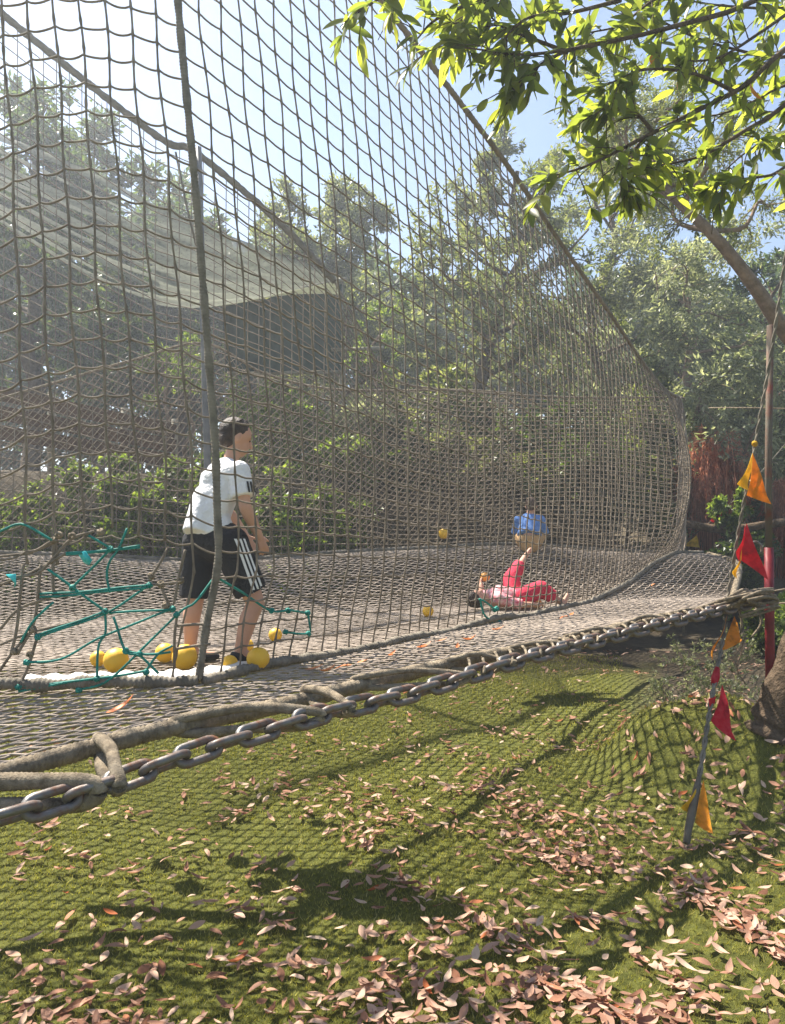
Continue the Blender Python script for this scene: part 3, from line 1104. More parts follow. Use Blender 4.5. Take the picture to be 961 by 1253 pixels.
# thin lacing wound between the bound edge and the chain
lq = []
nz_ = 30
for i in range(nz_ * 6):
    f_ = i / (nz_ * 6 - 1)
    x = 0.35 + 2.3 * f_
    t = (x - E0[0]) / ED[0]
    pe = E0 + ED * t
    pe = Vector((pe[0], pe[1], float(edge_z(x))))
    pc = Vector(chain_pt(x))
    ph_ = i / 6 * 2 * math.pi + 0.8 * math.sin(i * 0.11)
    w_ = 0.5 + 0.62 * math.cos(ph_)
    lq.append(pe.lerp(pc, w_) + Vector((0, 0, 0.036 * math.sin(ph_))))
b = MB()
qq, u = resample(spline(lq, nz_ * 14), 0.012)
b.tube(qq, 0.0075 * (1 + 0.12 * np.sin(u * 90)), 6)
tag(obj('lacing_rope', b, M['rope']), 'thin rope lacing wound round and round the platform edge and the chain', 'rope')

# knotted rope cluster at the right corner
cor = thing('rope_lashing', 'bundle of pale rope turns lashed round the platform corner by the red post', 'rope', (R0[0], R0[1], 1.1))
for k_ in range(14):
    c = P(892 + RNG.normal(0, 10), 737 + RNG.normal(0, 5), 5.05 + RNG.normal(0, .05))
    e = P(935 + RNG.normal(0, 10), 728 + RNG.normal(0, 5), 5.4 + RNG.normal(0, .05))
    pts = [c, (c + e) / 2 + Vector((0, -.05, .03)), e, (c + e) / 2 + Vector((0, .06, -.03))]
    q = spline(pts + pts[:2], 50)[0:40]
    b = MB()
    b.tube(q, 0.011, 6)
    obj('turn', b, M['rope'], cor)
for k_, pts in enumerate([[(945, 739, 5.75), (961, 738, 5.6), (990, 737, 5.4)], [(930, 728, 5.7), (955, 722, 5.6), (990, 718, 5.5)], [(905, 745, 5.5), (908, 765, 5.5), (900, 790, 5.52)], [(925, 742, 5.6), (932, 762, 5.6), (920, 780, 5.6)]]):
    b = MB()
    b.tube(spline([P(*p) for p in pts], 10), 0.009, 6)
    obj('rope_end', b, M['rope'], cor)

# rusty upright with its red foot
pb_ = P(942, 745, 5.95)
g0 = float(groundz(pb_.x, pb_.y))
ptop = P(943, 398, 5.95)
post = thing('steel_post', 'rusty steel upright with a red painted foot at the platform corner', 'post', (pb_.x, pb_.y, g0))
b = MB()
b.tube([(pb_.x, pb_.y, P(942, 672, 5.95).z), (pb_.x + .004, pb_.y, 2.2), tuple(ptop)], 0.027, 12)
obj('upright', b, M['rusty'], post)
b = MB()
b.tube([(pb_.x, pb_.y, g0 - 0.1), (pb_.x, pb_.y, 1.0), (pb_.x, pb_.y, P(942, 670, 5.95).z)], 0.036, 12)
obj('red_foot', b, M['redpost'], post)
b = MB()
hk = P(925, 672, 5.9)
b.tube([tuple(hk + Vector((0.05 * math.cos(t), 0, 0.06 * math.sin(t)))) for t in np.linspace(-0.6, 3.4, 12)], 0.010, 7)
obj('eye_hook', b, M['chain'], post)

# ------------------------------------------------------------------ bunting on the stay rope
RP = [P(838, 1024, 3.82), P(856, 950, 4.12), P(872, 850, 4.6), P(886, 775, 5.1), P(890, 735, 5.4), P(906, 640, 5.3), P(926, 535, 5.2), P(946, 420, 5.1), P(962, 310, 5.0), P(985, 150, 4.9), P(1010, -40, 4.8)]
RP[0].z = float(groundz(RP[0].x, RP[0].y)) - 0.02
bunt = thing('bunting_rope', 'slanting dark stay rope with orange and red pennants over the platform corner', 'bunting', RP[0])


def ropepair(pts, sep, r_, mat, n, parent, nm):
    q = spline(pts, n)
    q, u = resample(q, 0.02)
    for s in (0, math.pi):
        b = MB()
        off = np.stack([np.cos(u * 30 + s) * sep, np.sin(u * 30 + s) * sep, np.zeros_like(u)], 1)
        b.tube(q + off, r_, 6)
        obj(nm, b, mat, parent)


ropepair(RP[:5], 0.008, 0.0085, M['rope_grey'], 40, bunt, 'rope_strand')
ropepair(RP[4:], 0.006, 0.0072, M['rope_grey'], 60, bunt, 'rope_strand')
b = MB()
b.tube(spline([RP[0] + Vector((.005, 0, .06)), RP[1] + Vector((0, 0, 0))], 6), [0.014, .02, .022, .022, .019, .012], 8)
obj('binding', b, M['cord_dark'], bunt)
b = MB()
b.tube([P(874, 838, 4.68), P(876, 829, 4.73), P(878, 818, 4.8)], [0.018, 0.026, 0.016], 8)
obj('binding', b, M['flag_r'], bunt)
b = MB()
knot_mesh(b, P(924, 543, 5.2), 0.02, 3)
obj('binding', b, M['flag_y'], bunt)


def pennant(pts, d0, mat, parent, bend=0.04, label=None, d1=None):
    """a folded cloth triangle: pts in survey order (top, hem, tip); grid with slight curl"""
    ds = d0 if isinstance(d0, (list, tuple)) else (d0,) * 3
    a, c, e = [P(px, py, d) for (px, py), d in zip(pts, ds)]
    n = 6
    nrm = (c - a).cross(e - a).normalized()
    V_, F3 = [], []
    ix = {}
    for i in range(n + 1):
        for j in range(n + 1 - i):
            u, v = i / n, j / n
            p = a * (1 - u - v) + c * u + e * v
            p = p + nrm * (bend * math.sin((u + v) * 4.0 + v * 2) * (u + v))
            ix[i, j] = len(V_)
            V_.append(p)
    for i in range(n):
        for j in range(n - i):
            F3.append((ix[i, j], ix[i + 1, j], ix[i, j + 1]))
            if i + j < n - 1:
                F3.append((ix[i + 1, j], ix[i + 1, j + 1], ix[i, j + 1]))
    b = MB()
    m_ = len(V_)
    V2 = [tuple(p) for p in V_] + [tuple(p + nrm * 0.0015) for p in V_]
    F3b = [(a_ + m_, c_ + m_, b_ + m_) for a_, b_, c_ in F3]
    b.add(V2, [F3 + F3b])
    o = obj('pennant', b, mat, parent)
    if label:
        o['label'] = label
    return o


pennant([(921, 554), (916, 606), (945, 617)], 5.2, M['flag_o'], bunt, 0.03, 'upper orange pennant')
pennant([(921, 555), (905, 592), (917, 600)], (5.19, 5.1, 5.17), M['flag_y'], bunt, 0.02)
pennant([(914, 640), (906, 686), (940, 710)], (5.28, 5.32, 5.2), M['flag_r'], bunt, 0.03)
pennant([(912, 642), (904, 675), (908, 690)], (5.27, 5.15, 5.25), M['flag_r'], bunt, 0.02)
pennant([(908, 672), (899, 700), (903, 708)], (5.28, 5.2, 5.25), M['flag_y'], bunt, 0.02)
pennant([(899, 754), (884, 793), (909, 783)], (5.25, 5.0, 5.05), M['flag_o'], bunt, 0.03)
pennant([(890, 752), (877, 790), (874, 808)], (5.25, 4.95, 4.85), M['flag_o'], bunt, 0.03)
pennant([(884, 838), (873, 880), (902, 906)], (4.66, 4.45, 4.4), M['flag_r'], bunt, 0.03)
pennant([(876, 852), (869, 855), (872, 872)], (4.58, 4.5, 4.5), M['flag_r'], bunt, 0.01)
pennant([(861, 954), (851, 1003), (873, 1019)], (4.1, 3.9, 3.82), M['flag_o'], bunt, 0.03)
pennant([(855, 960), (836, 988), (848, 996)], (4.07, 3.93, 3.95), M['flag_y'], bunt, 0.02)

fb2 = [P(800, 690, 11.2), P(845, 658, 11.0), P(885, 625, 10.8), P(920, 590, 10.5), P(960, 545, 10.2), P(1010, 480, 10)]
bun2 = thing('bunting_rope', 'thin far cord carrying one red and one yellow pennant', 'bunting', fb2[0])
b = MB()
b.tube(spline(fb2, 24), 0.006, 5)
obj('cord', b, M['rope_grey'], bun2)
pennant([(883, 625), (870, 637), (886, 646)], 10.8, M['flag_r'], bun2, 0.03)
pennant([(853, 655), (836, 668), (857, 670)], 10.95, M['flag_y'], bun2, 0.03)
b = MB()
b.tube(spline([P(868, 499, 6.4), P(915, 499, 6.1), P(1000, 501, 5.8)], 12), 0.006, 6)
tag(obj('slack_line', b, M['rope']), 'thin pale line stretched level across the rusty upright', 'line')


# ------------------------------------------------------------------ balls
def ball_mesh(r_, mat, nm):
    V_, F4 = [], []
    nu, nv = 20, 12
    for i in range(nv + 1):
        th = math.pi * i / nv
        for j in range(nu):
            ph = 2 * math.pi * j / nu
            seam = 1 - 0.012 * math.exp(-((th - math.pi / 2) / 0.07) ** 2)
            V_.append((r_ * seam * math.sin(th) * math.cos(ph), r_ * seam * math.sin(th) * math.sin(ph), r_ * math.cos(th)))
    for i in range(nv):
        for j in range(nu):
            F4.append((i * nu + j, (i + 1) * nu + j, (i + 1) * nu + (j + 1) % nu, i * nu + (j + 1) % nu))
    me = mesh_np(nm, np.array(V_), [np.array(F4)])
    me.materials.append(mat)
    return me


bmy = ball_mesh(0.055, M['ball_y'], 'plastic_ball')
bmo = ball_mesh(0.05, M['ball_o'], 'plastic_ball')
for (px, py, d, s, me, lab) in [(142, 808, 3.72, 1.08, bmy, 'yellow plastic ball behind the hanging teal cords on the white canvas'), (226, 804, 3.68, 1.12, bmy, 'yellow plastic ball touching the bound corner rope, by the boy'), (202, 799, 3.95, 0.9, bmy, 'yellow plastic ball half hidden behind another by the boy'), (120, 806, 3.85, 0.72, bmy, 'small yellow plastic ball behind the one under the teal cords'), (316, 806, 3.95, 1.0, bmy, 'yellow plastic ball beside the shoe of the boy'), (337, 777, 4.5, 0.78, bmy, 'yellow plastic ball with a teal knot hanging just above it'), (302, 790, 4.35, 0.7, bmy, 'little yellow plastic ball behind the shoe of the boy'), (281, 812, 3.8, 0.72, bmy, 'yellow plastic ball below the shoe of the boy'), (524, 748, 6.0, 0.80, bmy, 'lone yellow plastic ball midway along the floor net'), (543, 653, 9.12, 1.2, bmy, 'yellow plastic ball caught against the back net wall'), (594, 706, 7.15, 0.9, bmo, 'orange plastic ball in the hand of the lying child'), (657, 738, 7.0, 0.95, bmo, 'orange plastic ball between the knees of the lying child')]:
    o = link(bpy.data.objects.new('plastic_ball', me))
    p = P(px, py, d)
    fz = float(floorz(p.x, p.y)) + 0.055 * s
    if me is bmy and d < 7:
        p.z = max(fz, p.z if d > 5 else fz)
    if me is bmy and d < 9:
        s *= 1.1
        lo, hi = 3.3, 10.0
        for _ in range(30):          # roll it out to where it rests on the net in that direction
            dm = (lo + hi) / 2
            q_ = P(px, py, dm)
            if q_.z > float(floorz(q_.x, q_.y)) + 0.058 * s:
                lo = dm
            else:
                hi = dm
        p = P(px, py, dm)
    o.location = p
    o.scale = (s, s, s)
    o.rotation_euler = (RNG.uniform(0, 3), RNG.uniform(0, 3), 0)
    tag(o, lab, 'ball', 'plastic balls on the floor net')

# leaves caught on the platform
leaf_o = []
for v, f in LEAFV:
    me = mesh_np('platform_leaf', v, [f])
    me.materials.append(M['litter_o'])
    leaf_o.append(me)
for i, (px, py, s, ang) in enumerate([(150, 862, 1.25, 0.7), (385, 822, 1.1, 0.1), (402, 826, 1.0, 0.5), (420, 819, 1.1, -0.1), (445, 813, 0.9, 0.4), (520, 797, 1.1, 0.6), (540, 790, 0.9, 0.2), (575, 792, 1.0, -0.2), (690, 757, 1.0, 0.4), (700, 752, 0.9, 0.9), (610, 780, 0.9, 0.2), (560, 800, 0.8, 1.4), (480, 806, 0.9, 1.0), (800, 724, 1.0, 0.6)]):
    d = (EYE - 0.97) * FPX / (py - 645)
    p = P(px, py, d)
    z = float(floorz(p.x, p.y)) + 0.035
    o = link(bpy.data.objects.new('platform_leaf', leaf_o[(1, 0, 3, 2, 4)[i % 5]]))
    o.matrix_world = Matrix.Translation((p.x, p.y, z)) @ Matrix.Rotation(ang, 4, 'Z') @ Matrix.Rotation(-0.25 if i else -0.5, 4, 'Y') @ Matrix.Scale(s, 4)
    if i == 0:
        tag(o, 'single orange leaf standing on the walkway net below the teal mending', 'leaf')
    else:
        tag(o, 'orange brown leaf caught on the net beside the foot of the wall', 'leaf', 'leaves caught on the platform net')


# ------------------------------------------------------------------ people
def capsule(b, p0, p1, r0, r1, flat0=False, flat1=False, k=14, squash=None):
    p0, p1 = Vector(p0), Vector(p1)
    ax = (p1 - p0)
    L = ax.length
    ax = ax / max(L, 1e-6)
    prof = []
    if flat0:
        prof += [(0, 0.0), (0, r0)]
    else:
        prof += [(-r0 * math.cos(t), r0 * math.sin(t)) for t in np.linspace(0.02, math.pi / 2, 5)]
    if flat1:
        prof += [(L, r1), (L, 0.0)]
    else:
        prof += [(L + r1 * math.sin(t), r1 * math.cos(t)) for t in np.linspace(0, math.pi / 2 - 0.02, 5)]
    a = ax.orthogonal().normalized()
    c = ax.cross(a)
    V_ = []
    for (h, r_) in prof:
        for j in range(k):
            t = 2 * math.pi * j / k
            off = (a * math.cos(t) + c * math.sin(t)) * max(r_, 1e-4)
            if squash is not None:
                n_, f_ = squash
                off = off - n_ * off.dot(n_) * (1 - f_)
            V_.append(tuple(p0 + ax * h + off))
    n = len(prof)
    F4 = [(i * k + j, i * k + (j + 1) % k, (i + 1) * k + (j + 1) % k, (i + 1) * k + j) for i in range(n - 1) for j in range(k)]
    b.add(V_, [F4, [list(range(k))[::-1]], [[(n - 1) * k + j for j in range(k)]]])


def ellipsoid(b, c, fw, up, r):
    fw = Vector(fw).normalized()
    up = (Vector(up) - fw * Vector(up).dot(fw)).normalized()
    sd = fw.cross(up)
    nu, nv = 18, 12
    V_ = []
    for i in range(nv + 1):
        th = max(0.02, min(math.pi - 0.02, math.pi * i / nv))
        for j in range(nu):
            ph = 2 * math.pi * j / nu
            V_.append(tuple(Vector(c) + sd * (r[0] * math.sin(th) * math.cos(ph)) + fw * (r[1] * math.sin(th) * math.sin(ph)) + up * (r[2] * math.cos(th))))
    F4 = [(i * nu + j, (i + 1) * nu + j, (i + 1) * nu + (j + 1) % nu, i * nu + (j + 1) % nu) for i in range(nv) for j in range(nu)]
    b.add(V_, [F4, [list(range(nu))], [[nv * nu + j for j in range(nu)][::-1]]])


def fuse(name, b, mat, parent, voxel=0.007, it=6, fac=0.5):
    me = b.mesh(name)
    o = bpy.data.objects.new(name + '_src', me)
    COL.objects.link(o)
    md = o.modifiers.new('r', 'REMESH')
    md.mode = 'VOXEL'
    md.voxel_size = voxel
    md.use_smooth_shade = True
    if it:
        ms = o.modifiers.new('s', 'SMOOTH')
        ms.iterations = it
        ms.factor = fac
    dg = bpy.context.evaluated_depsgraph_get()
    me2 = bpy.data.meshes.new_from_object(o.evaluated_get(dg))
    bpy.data.objects.remove(o)
    me2.name = name
    me2.materials.clear()
    me2.materials.append(mat)
    me2.polygons.foreach_set('use_smooth', np.full(len(me2.polygons), True))
    return link(bpy.data.objects.new(name, me2), parent)


def head_geo(b, c, fw, up, s=1.0):
    fw = Vector(fw).normalized()
    up = (Vector(up) - fw * Vector(up).dot(fw)).normalized()
    sd = fw.cross(up)
    c = Vector(c)
    ellipsoid(b, c + up * 0.02 * s - fw * 0.008 * s, fw, up, (0.072 * s, 0.090 * s, 0.085 * s))
    ellipsoid(b, c - up * 0.045 * s + fw * 0.02 * s, fw, up, (0.054 * s, 0.065 * s, 0.068 * s))
    capsule(b, c + fw * 0.082 * s + up * 0.005 * s, c + fw * 0.098 * s - up * 0.026 * s, 0.008 * s, 0.012 * s)
    for q in (-1, 1):
        ellipsoid(b, c + sd * q * 0.073 * s - up * 0.01 * s - fw * 0.01 * s, fw + sd * q * 0.3, up, (0.010 * s, 0.018 * s, 0.029 * s))
        capsule(b, c + fw * 0.07 * s + sd * q * 0.018 * s + up * 0.018 * s, c + fw * 0.064 * s + sd * q * 0.045 * s + up * 0.018 * s, 0.009 * s, 0.008 * s)


def face_bits(c, fw, up, s, parent):
    fw = Vector(fw).normalized()
    up = (Vector(up) - fw * Vector(up).dot(fw)).normalized()
    sd = fw.cross(up)
    c = Vector(c)
    for q in (-1, 1):
        b = MB()
        ellipsoid(b, c + fw * 0.071 * s + sd * q * 0.031 * s + up * 0.0 * s, fw, up, (0.009 * s, 0.004 * s, 0.005 * s))
        obj('eye', b, M['eye'], parent)
    b = MB()
    capsule(b, c + fw * 0.082 * s - sd * 0.02 * s - up * 0.06 * s, c + fw * 0.082 * s + sd * 0.02 * s - up * 0.06 * s, 0.006 * s, 0.006 * s)
    obj('mouth', b, M['lip'], parent)


def hair_geo(c, fw, up, s, parent, mat, back=1.0):
    fw = Vector(fw).normalized()
    up = (Vector(up) - fw * Vector(up).dot(fw)).normalized()
    sd = fw.cross(up)
    c = Vector(c)
    b = MB()
    ellipsoid(b, c + up * 0.032 * s - fw * 0.024 * s, fw, up, (0.0765 * s, 0.090 * s, 0.083 * s))
    ellipsoid(b, c - fw * 0.048 * s - up * 0.008 * s * back, fw, up, (0.066 * s, 0.054 * s, 0.068 * s))
    for k_ in range(80):
        a = random.uniform(0, 6.28)
        e = random.uniform(0.6, 1.4)
        dr = (sd * math.cos(a) * math.cos(e) + fw * math.sin(a) * math.cos(e) + up * math.sin(e))
        p = c + up * 0.032 * s - fw * 0.024 * s + Vector((dr.x * 0.076, dr.y * 0.076, dr.z * 0.078)) * s
        capsule(b, p, p + (dr * 0.3 + fw * random.uniform(0, .6) - up * 0.25).normalized() * random.uniform(0.012, 0.034) * s, 0.007 * s, 0.003 * s, k=6)
    return fuse('hair', b, mat, parent, 0.004, 1)


def hand_geo(b, wrist, fwd, palm_n, s=1.0, curl=0.5, side=1):
    """palm, four fingers of different length and a thumb from the palm's side"""
    fwd = Vector(fwd).normalized()
    n = (Vector(palm_n) - fwd * Vector(palm_n).dot(fwd)).normalized()
    sd = fwd.cross(n) * side
    w = Vector(wrist)
    k0 = w + fwd * 0.075 * s
    for q in (-0.5, 0.5):
        capsule(b, w + sd * q * 0.025 * s, k0 + sd * q * 0.04 * s, 0.014 * s, 0.013 * s)
    capsule(b, w, k0, 0.014 * s, 0.013 * s)
    for i, (off, L_) in enumerate(((-0.030, 0.055), (-0.010, 0.066), (0.011, 0.071), (0.031, 0.062))):
        p = k0 + sd * off * s
        dr = fwd + sd * off * 2.0
        for j, fr in enumerate((0.42, 0.32, 0.26)):
            dr = (dr.normalized() + n * curl * (0.5 + 0.25 * j))
            e = p + dr.normalized() * L_ * fr * s
            capsule(b, p, e, (0.0086 - 0.0008 * j) * s, (0.008 - 0.0008 * j) * s, k=9)
            p = e
    p = w + fwd * 0.022 * s + sd * 0.022 * s
    dr = (fwd * 0.7 + sd * 0.7 + n * 0.25).normalized()
    e = p + dr * 0.032 * s
    capsule(b, p, e, 0.011 * s, 0.0095 * s, k=9)
    e2 = e + (dr + fwd * 0.5 + n * 0.3).normalized() * 0.028 * s
    capsule(b, e, e2, 0.0095 * s, 0.008 * s, k=9)


# ---- the standing boy
def boy():
    base = P(262, 805, 4.0)
    g = float(floorz(base.x, base.y)) + 0.012
    t = thing('person', 'person in white T-shirt and black striped shorts standing stooped inside the net', 'person', (base.x, base.y, g))
    FW = Vector((math.sin(R(58)), math.cos(R(58)), 0))
    SD = Vector((FW.y, -FW.x, 0))        # to his right
    aL, aR = P(233, 792, 4.10), P(294, 796, 4.03)
    aL.z = g + 0.075
    aR.z = g + 0.075
    kL, kR = P(240, 730, 4.12), P(313, 738, 4.06)
    hL, hR = P(246, 664, 4.13), P(282, 666, 4.0)
    pel = (hL + hR) / 2 + Vector((0, 0, 0.03))
    waist = P(257, 634, 4.08)
    chest = P(273, 590, 4.14)
    neck = P(284, 562, 4.18)
    headc = P(290, 536, 4.21)
    hfw = (FW * 1.0 + SD * 0.05 + Vector((0, 0, -0.3))).normalized()
    hup = (Vector((0, 0, 1)) + FW * 0.3)
    shL, shR = P(266, 578, 4.27), P(293, 577, 4.04)
    elR, wrR = P(300, 620, 4.0), P(317, 656, 4.07)
    elL, wrL = P(276, 622, 4.4), P(300, 655, 4.42)
    b = MB()
    head_geo(b, headc, hfw, hup, 0.98)
    capsule(b, chest + (neck - chest) * 0.5, neck + (headc - neck) * 0.45, 0.045, 0.042)
    capsule(b, waist, chest, 0.085, 0.10)
    capsule(b, pel, waist, 0.095, 0.085)
    for (h, kn, an) in ((hL, kL, aL), (hR, kR, aR)):
        capsule(b, h, kn, 0.078, 0.050)
        mid = kn.lerp(an, 0.35) - FW * 0.012
        capsule(b, kn, mid, 0.047, 0.050)
        capsule(b, mid, an, 0.050, 0.032)
        capsule(b, an, an + FW * 0.03 - Vector((0, 0, 0.035)), 0.032, 0.034)
        capsule(b, an - Vector((0, 0, 0.035)) - FW * 0.02, an - Vector((0, 0, 0.05)) + FW * 0.13, 0.032, 0.022)
    for (s_, e, w, sgn) in ((shL, elL, wrL, -1), (shR, elR, wrR, 1)):
        capsule(b, chest.lerp(s_, 0.6), s_, 0.06, 0.050)
        capsule(b, s_, e, 0.043, 0.034)
        mid = e.lerp(w, 0.3)
        capsule(b, e, mid, 0.035, 0.036)
        capsule(b, mid, w, 0.036, 0.024)
        hand_geo(b, w, (w - e).normalized() + Vector((0, 0, -0.3)), -SD * sgn, 0.85, 0.35, sgn)
    bo = fuse('body', b, M['skin'], t, 0.0065, 5)
    face_bits(headc, hfw, hup, 0.98, bo)
    hair_geo(headc, hfw, hup, 0.99, t, M['hair'])
    # shirt
    b = MB()
    sq = (FW, 0.72)
    hem = pel + Vector((0, 0, 0.015))
    capsule(b, hem, waist, 0.142, 0.132, True, False, 18, sq)
    capsule(b, waist, chest, 0.134, 0.142, False, False, 18, sq)
    capsule(b, chest, neck + (chest - neck) * 0.25, 0.13, 0.066, False, True)
    capsule(b, shL.lerp(chest, 0.1), shR.lerp(chest, 0.1), 0.064, 0.064)
    for (s_, e) in ((shL, elL), (shR, elR)):
        capsule(b, chest.lerp(s_, 0.55), s_, 0.085, 0.062)
        capsule(b, s_, s_.lerp(e, 0.72), 0.060, 0.068, False, True)
    # loose back hem
    capsule(b, chest.lerp(waist, 0.5) - FW * 0.03, hem - FW * 0.085 - SD * 0.0, 0.105, 0.10, False, True, 14)
    sh = fuse('t_shirt', b, M['white_cloth'], t, 0.008, 4)
    # shorts
    b = MB()
    capsule(b, waist.lerp(pel, 0.45), pel, 0.118, 0.135, True, False, 18, (FW, 0.82))
    for (h, kn, fr) in ((hL, kL, 1.02), (hR, kR, 0.80)):
        capsule(b, pel.lerp(h, 0.5), h, 0.115, 0.105)
        capsule(b, h, h.lerp(kn, fr), 0.102, 0.092, False, True)
    so = fuse('shorts', b, M['black_cloth'], t, 0.008, 3)
    # three stripes down the right leg, laid on the cloth
    dg = bpy.context.evaluated_depsgraph_get()
    me = so.data
    bv = BVHTree.FromPolygons([v.co.copy() for v in me.vertices], [tuple(p.vertices) for p in me.polygons])
    outw = (SD * 1.0 + FW * 0.15).normalized()
    hipo = hR + SD * 0.05 + Vector((0, 0, 0.03)) + FW * 0.01
    for q in (-1, 0, 1):
        V_, n = [], 16
        for i in range(n):
            tt = i / (n - 1)
            c = hipo.lerp(hR.lerp(kR, 0.80), tt) + (FW * 0.0 + Vector((0, 0, 0)))
            row = []
            for w in (-0.007, 0.007):
                o_ = c + FW.lerp(Vector((0, 0, 0)), 0) * (q * 0.026 + w) + outw * 0.4 + SD * 0.0
                hit, nrm, fi, ds = bv.ray_cast(o_, -outw)
                row.append(hit + nrm * 0.004 if hit is not None else None)
            if None not in row:
                V_.append(row)
        if len(V_) > 2:
            b = MB()
            vv = [tuple(x) for r_ in V_ for x in r_]
            b.add(vv, [[(2 * i, 2 * i + 1, 2 * i + 3, 2 * i + 2) for i in range(len(V_) - 1)]])
            obj('stripe', b, M['stripe'], so)
    # dark bars on the right sleeve
    me = sh.data
    bv = BVHTree.FromPolygons([v.co.copy() for v in me.vertices], [tuple(p.vertices) for p in me.polygons])
    for q in (0, 1, 2):
        V_ = []
        for i in range(6):
            c = shR.lerp(elR, 0.30 + 0.06 * i) + outw * 0.0
            row = []
            for w in (-0.006, 0.006):
                o_ = c + FW * (q * 0.02 + w + 0.01) + SD * 0.3
                hit, nrm, fi, ds = bv.ray_cast(o_, -SD)
                row.append(hit + nrm * 0.004 if hit is not None else None)
            if None not in row:
                V_.append(row)
        if len(V_) > 2:
            b = MB()
            b.add([tuple(x) for r_ in V_ for x in r_], [[(2 * i, 2 * i + 1, 2 * i + 3, 2 * i + 2) for i in range(len(V_) - 1)]])
            obj('sleeve_bar', b, M['black_cloth'], sh)
    for an in (aL, aR):
        b = MB()
        f0 = an - Vector((0, 0, 0.045))
        capsule(b, f0 - FW * 0.035, f0 + FW * 0.06, 0.038, 0.036, squash=(Vector((0, 0, 1)), 0.9))
        capsule(b, f0 + FW * 0.05 - Vector((0, 0, .008)), f0 + FW * 0.14 - Vector((0, 0, 0.012)), 0.038, 0.028, squash=(Vector((0, 0, 1)), 0.75))
        capsule(b, f0 - FW * 0.02, f0 - FW * 0.01 + Vector((0, 0, 0.035)), 0.040, 0.037, False, True)
        fuse('shoe', b, M['shoe'], t, 0.007, 3)


boy()


# ---- the child crouching with its back to us
def croucher():
    base = P(648, 676, 9.0)
    g = float(floorz(base.x, base.y)) + 0.012
    t = thing('person', 'small person in blue top crouching with back turned at the far net edge', 'person', (base.x, base.y, g))
    FW = Vector((0.25, 1, 0)).normalized()
    SD = Vector((FW.y, -FW.x, 0))
    o = Vector((base.x, base.y, g))
    Z_ = Vector((0, 0, 1))
    pel = o + Z_ * 0.12
    chest = o + Z_ * 0.345 + FW * 0.08
    neck = o + Z_ * 0.44 + FW * 0.06
    headc = o + Z_ * 0.545 + FW * 0.09 + SD * 0.02
    hfw = FW - Z_ * 0.3
    hup = Z_ + FW * 0.3
    b = MB()
    head_geo(b, headc, hfw, hup, 0.88)
    capsule(b, chest, headc, 0.06, 0.045)
    capsule(b, pel, chest, 0.10, 0.10)
    feet = []
    for q in (-1, 1):
        h = pel + SD * q * 0.07
        kn = o + SD * q * 0.14 + FW * 0.26 + Z_ * 0.22
        an = o + SD * q * 0.10 + FW * 0.03 + Z_ * 0.06
        capsule(b, h, kn, 0.075, 0.05)
        capsule(b, kn, an, 0.048, 0.032)
        capsule(b, an - Z_ * 0.025, an + FW * 0.13 - Z_ * 0.035, 0.028, 0.022)
        feet.append(an)
        s_ = chest + SD * q * 0.13 + Z_ * 0.03
        e = s_ + SD * q * 0.05 - Z_ * 0.17 + FW * 0.08
        w = e + FW * 0.16 - SD * q * 0.06 - Z_ * 0.04
        capsule(b, chest, s_, 0.06, 0.045)
        capsule(b, s_, e, 0.042, 0.034)
        capsule(b, e, w, 0.034, 0.024)
        hand_geo(b, w, FW, -SD * q, 0.75, 0.4, q)
    bo = fuse('body', b, M['skin'], t, 0.008, 4)
    face_bits(headc, hfw, hup, 0.88, bo)
    hair_geo(headc, hfw, hup, 0.92, t, M['hair_light'])
    b = MB()
    capsule(b, pel + Z_ * 0.06 - FW * 0.01, chest, 0.15, 0.13, True, False, 18, (FW, 0.8))
    capsule(b, chest, neck, 0.115, 0.06, False, True)
    for q in (-1, 1):
        s_ = chest + SD * q * 0.13 + Z_ * 0.03
        e = s_ + SD * q * 0.05 - Z_ * 0.17 + FW * 0.08
        capsule(b, chest, s_, 0.09, 0.066)
        capsule(b, s_, e, 0.064, 0.058, False, True)
    fuse('hooded_top', b, M['blue_cloth'], t, 0.009, 14)
    b = MB()
    capsule(b, pel + Z_ * 0.07, pel - Z_ * 0.02, 0.135, 0.135, True, False, 16, (FW, 0.85))
    for q in (-1, 1):
        h = pel + SD * q * 0.07
        kn = o + SD * q * 0.14 + FW * 0.26 + Z_ * 0.22
        capsule(b, h, h.lerp(kn, 0.7), 0.095, 0.08, False, True)
    fuse('shorts', b, M['tan_cloth'], t, 0.009, 3)


croucher()


